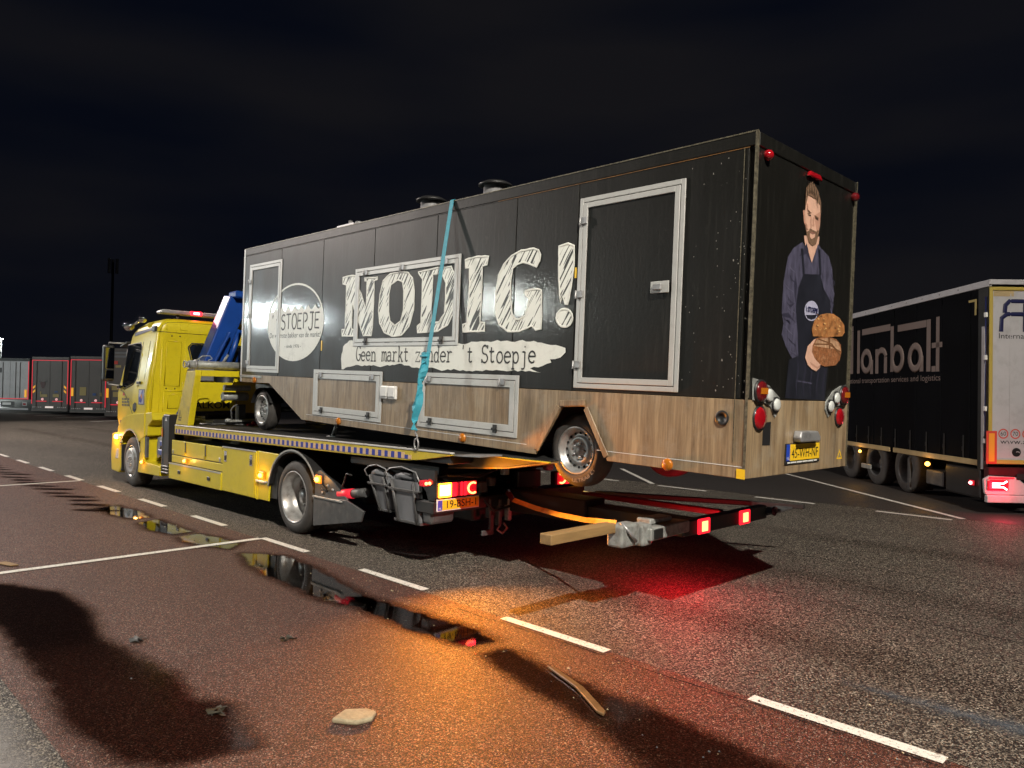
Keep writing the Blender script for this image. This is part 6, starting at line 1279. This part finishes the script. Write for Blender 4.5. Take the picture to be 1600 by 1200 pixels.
# bumper with lamps
MB().box((-0.12, 0.0, 0.60), (0.02, 2.5, 0.80)).build('rear_sill', M['dark red paint'], R, 0.01)
b = MB().prism([(-0.08, 0.38), (-0.10, 0.60), (0.0, 0.66), (0.45, 0.64), (0.62, 0.50), (0.80, 0.36), (2.5, 0.36), (2.5, 0.34), (-0.06, 0.34)], 'x', 0.0, 0.05).build('lamp_carrier', M['trailer door white'], R, 0.01)
MB().box((0.0, -0.06, 0.21), (0.09, 2.5, 0.335)).build('rear_bumper', M['trailer door white'], R, 0.015, 2)
tl = MB().box((0.0505, -0.05, 0.42), (0.09, 0.30, 0.60)).build('tail_light', M['red lit soft'], R, 0.03, 2)
for pts in ([(0.091, 0.02, 0.535), (0.091, 0.20, 0.535), (0.091, 0.26, 0.575)], [(0.091, 0.02, 0.475), (0.091, 0.20, 0.475), (0.091, 0.26, 0.435)], [(0.091, 0.02, 0.505), (0.091, 0.14, 0.505)]):
    MB().tube(pts, 0.014, 6).build('light_strip', M['pink hot'], tl)
MB().box((0.0505, -0.02, 0.62), (0.07, 0.40, 0.64)).build('red_strip', M['red lit'], R)
l = bpy.data.lights.new('lorry tail light', 'POINT'); l.energy = 14; l.color = (1, 0.02, 0.06); l.shadow_soft_size = 0.08
lo = bpy.data.objects.new('tail_lamp_light', l); COL.objects.link(lo); lo.parent = R; lo.location = (0.28, 0.12, 0.47)
MB().box((-0.52, -0.02, 0.44), (-0.38, 0.01, 0.53)).build('side_lamp', M['red lit soft'], R, 0.01); MB().ball((-0.44, -0.03, 0.485), 0.028, 10).build('bulb', M['pink hot'], R)
txt("11-OO-OO" if False else "", 0.1, 0, 0, aR, 0, M['black print'], R) if False else None
MB().box((0.052, 0.44, 0.60), (0.06, 0.95, 0.70)).build('number_plate', M['black plastic'], R)
for x, z, s in ((-1.87, 0.68, 0.045), (-4.83, 0.70, 0.032)):
    MB().ball((x, -0.02, z), s, 12).build('side_marker', M['amber marker lit'], R)
    l = bpy.data.lights.new('lorry marker light', 'POINT'); l.energy = 2.5; l.color = (1, 0.5, 0.1); l.shadow_soft_size = 0.03
    lo = bpy.data.objects.new('marker_light', l); COL.objects.link(lo); lo.parent = R; lo.location = (x, -0.12, z)
for x in (-5.9, -4.55-0.0, -3.2):
    wheel(R, (x+0.35, 0.05, 0.50), 0.50, 0.32, 0.30, deep=True, studs=0, mats=M['mudguard grey'])
MB().box((-2.72, 0.02, 0.08), (-2.62, 0.5, 0.74)).build('mud_flap', M['mudguard grey'], R, 0.01)
MB().box((-4.80, -0.0, 0.33), (-4.33, 0.03, 0.43)).build('side_guard', M['galvanised'], R, 0.006)
MB().box((-2.06, 0.05, 0.28), (-1.46, 0.7, 0.56)).build('tool_box', M['mudguard grey'], R, 0.02)
MB().box((-1.35, 0.03, 0.22), (-0.25, 0.9, 0.74)).build('pallet_box', M['black plastic'], R, 0.04, 2)
MB().box((-LL, 0.7, 0.5), (-0.1, 0.9, 0.85)).box((-LL, 1.6, 0.5), (-0.1, 1.8, 0.85)).box((-1.1, 0.1, 0.28), (-0.9, 0.16, 0.36)).build('chassis', M['black metal'], R)
MB().box((-LL-2.4, 0.05, 0.6), (-LL-0.2, 2.45, 3.6)).build('tractor_cab', M['curtain navy'], R, 0.15, 3)

# ------------------------------------------------------------------ row of parked lorries at the far left
def back_lorry(x, y, W_, H_, style, label, door, brand_h=4.0, D=12.0):
    """rear face looks back at the truck park; local x runs along the rear face, local y forward"""
    ang = radians(45.0)
    t = empty('parked_lorry', (x, y, 0), ang, label, 'lorry', 'lorries parked in a row at the far left')
    sill = 0.95 if style == 'white' else 0.30
    MB().box((0.0, 0.03, sill), (W_, D, H_)).build('cargo_box', M['grey boards'], t, 0.02)
    MB().box((0.02, -0.02, 0.2), (W_-0.02, 0.0, 0.32)).build('rear_bumper', M['trailer door grey'] if style != 'white' else M['trailer door white'], t, 0.02)
    n = 2
    for k in range(n):
        MB().box((0.07+k*(W_-0.14)/n+0.008, 0.0, sill+0.05), (0.07+(k+1)*(W_-0.14)/n-0.008, 0.029, H_-0.22)).build('rear_door', M[door], t, 0.005)
    for xx in ([0.5, 0.78, 1.62, 1.9] if style == 'white' else [0.35, 2.05]):
        MB().tube([(xx*W_/2.5, -0.02, sill+0.1), (xx*W_/2.5, -0.02, H_-0.3)], 0.016, 6).build('lock_rod', M['black metal'] if style == 'white' else M['mudguard grey'], t)
    MB().box((0, -0.01, H_-0.16), (W_, 0.03, H_)).build('top_frame', M['trailer door grey'] if style != 'white' else M['black metal'], t, 0.01)
    z1 = H_-0.22
    for bb in (((0.03, -0.03, 0.7 if style != 'white' else sill), (0.075, -0.012, z1)), ((W_-0.075, -0.03, 0.7 if style != 'white' else sill), (W_-0.03, -0.012, z1)), ((0.08, -0.03, z1-0.045), (W_-0.08, -0.012, z1))):
        if style == 'white' and bb[0][2] > 2: continue
        MB().box(*bb).build('red_reflective_tape', M['reflective red glow'], t)
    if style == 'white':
        MB().box((0.03, -0.03, sill+0.02), (W_-0.03, -0.012, sill+0.07)).build('red_reflective_tape', M['reflective red glow'], t)
        MB().box((W_-0.30, -0.04, 1.1), (W_-0.16, -0.013, 1.65)).build('marking_board', M['reflective amber glow'], t)
        MB().box((0.9, -0.05, 0.55), (1.5, -0.03, 0.72)).build('number_plate', M['white trim'], t)
        MB().box((0.75, -0.03, 0.40), (1.75, 0.0, 0.80)).build('lamp_carrier', M['mudguard grey'], t, 0.02)
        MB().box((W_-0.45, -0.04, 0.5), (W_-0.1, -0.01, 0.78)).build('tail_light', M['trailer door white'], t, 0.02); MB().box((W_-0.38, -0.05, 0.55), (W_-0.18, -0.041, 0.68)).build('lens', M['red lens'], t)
        MB().box((1.2-0.55, -0.03, 2.85), (1.2-0.45, -0.0, 3.2)).build('dark_mark', M['black print'], t)
    else:
        for sx in (0.28, 0.72):
            MB().box((W_*sx-0.36, -0.04, 0.86), (W_*sx+0.36, -0.012, 0.91)).build('red_strip', M['reflective red glow'], t)
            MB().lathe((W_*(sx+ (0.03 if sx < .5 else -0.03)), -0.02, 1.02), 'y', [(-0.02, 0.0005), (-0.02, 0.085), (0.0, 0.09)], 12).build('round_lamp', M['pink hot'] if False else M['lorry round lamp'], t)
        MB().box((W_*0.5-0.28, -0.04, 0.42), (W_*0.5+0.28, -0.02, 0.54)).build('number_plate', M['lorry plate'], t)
        for k in range(5):
            for s in (0, 1): MB().box((0.15+k*0.13+s*(W_-0.86), -0.04, 0.45), (0.20+k*0.13+s*(W_-0.86), -0.02, 0.50)).build('small_lamp', M['white trim'], t)
        MB().box((0.03, -0.03, 0.30), (W_-0.03, 0.0, 0.36)).build('lower_frame', M['mudguard grey'], t)
    return t
M['lorry round lamp'] = mat('pale red reflector glow', (0.8, 0.35, 0.35), 0.3, emit=(1, 0.55, 0.55), estr=0.55)  # reflector brightness painted in as emission
M['lorry plate'] = mat('glowing plate', (0.8, 0.75, 0.7), 0.4, emit=(1, 0.8, 0.75), estr=0.45)  # light on the plate is put into the material as emission
a = back_lorry(-54.9, 6.1, 2.75, 3.9, 'white', 'white rear doors of the lorry at the far left edge', 'trailer door white')
b = back_lorry(-50.62, 7.69, 2.56, 3.95, 'grey', 'dark grey lorry back with red outline and a red horned badge', 'trailer door grey')
c = back_lorry(-46.45, 9.0, 2.52, 3.95, 'grey', 'grey lorry back with two split doors and red outline, second nearest the yellow cab', 'trailer door grey')
d = back_lorry(-39.35, 9.05, 2.60, 4.25, 'grey', 'grey lorry back half hidden by the mirror of the yellow cab', 'trailer door grey')
fl_ = lambda u, v, h: (u, -h, v)
flatshape([[(0.66, 2.25), (0.62, 2.10), (0.70, 1.85), (0.80, 1.75), (0.90, 1.85), (0.98, 2.10), (0.94, 2.25), (0.80, 2.2)]], fl_, 0.02, M['dark red paint'], b, 'badge')
flatshape([[(0.62, 2.26), (0.48, 2.32), (0.50, 2.24), (0.62, 2.18)], [(0.98, 2.26), (1.12, 2.32), (1.10, 2.24), (0.98, 2.18)]], fl_, 0.02, M['mudguard grey'], b, 'badge_horns')
for s in (0, 1):
    for k in range(2):
        x0 = 0.12 if s == 0 else 2.26
        pts = [(x0, 1.42+k*0.3), (x0+0.16, 1.56+k*0.3), (x0+0.16, 1.70+k*0.3), (x0, 1.56+k*0.3)]
        if s: pts = [(x0+0.16-(p[0]-x0), p[1]) for p in pts]
        flatshape([pts], fl_, 0.02, M['reflective amber glow'], b, 'chevron')
for o_, lst in ((b, ((0.62, 1.18, 0.5, 0.18), (0.62, 1.36, 0.07, 0.20), (1.5, 1.18, 0.42, 0.2), (1.62, 1.5, 0.22, 0.1))), (c, ((0.66, 1.35, 0.42, 0.55), (1.52, 1.35, 0.22, 0.16), (2.0, 1.30, 0.12, 0.25))), (d, ((0.5, 1.35, 0.36, 0.3), (0.42, 1.75, 0.4, 0.25), (0.62, 3.1, 0.32, 0.14)))):
    for (x0, z0, w_, h_) in lst:
        MB().box((x0, -0.022, z0), (x0+w_, -0.012, z0+h_)).build('sticker', M['sticker blue'] if w_ == 0.22 else M['sticker dull yellow'], o_)
for o_ in (c, d):
    MB().box((0.10, -0.04, 1.30), (0.24, -0.013, 1.85)).build('marking_board', M['reflective amber glow'], o_)
MB().box((0.45, -0.02, 3.30), (0.75, -0.012, 3.50)).build('red_sign', M['sticker red'], d)
for k in range(2): MB().box((0.25, -0.04, 3.70+k*0.22), (2.3, -0.012, 3.82+k*0.22)).build('roof_slat', M['grey plastic'], d)
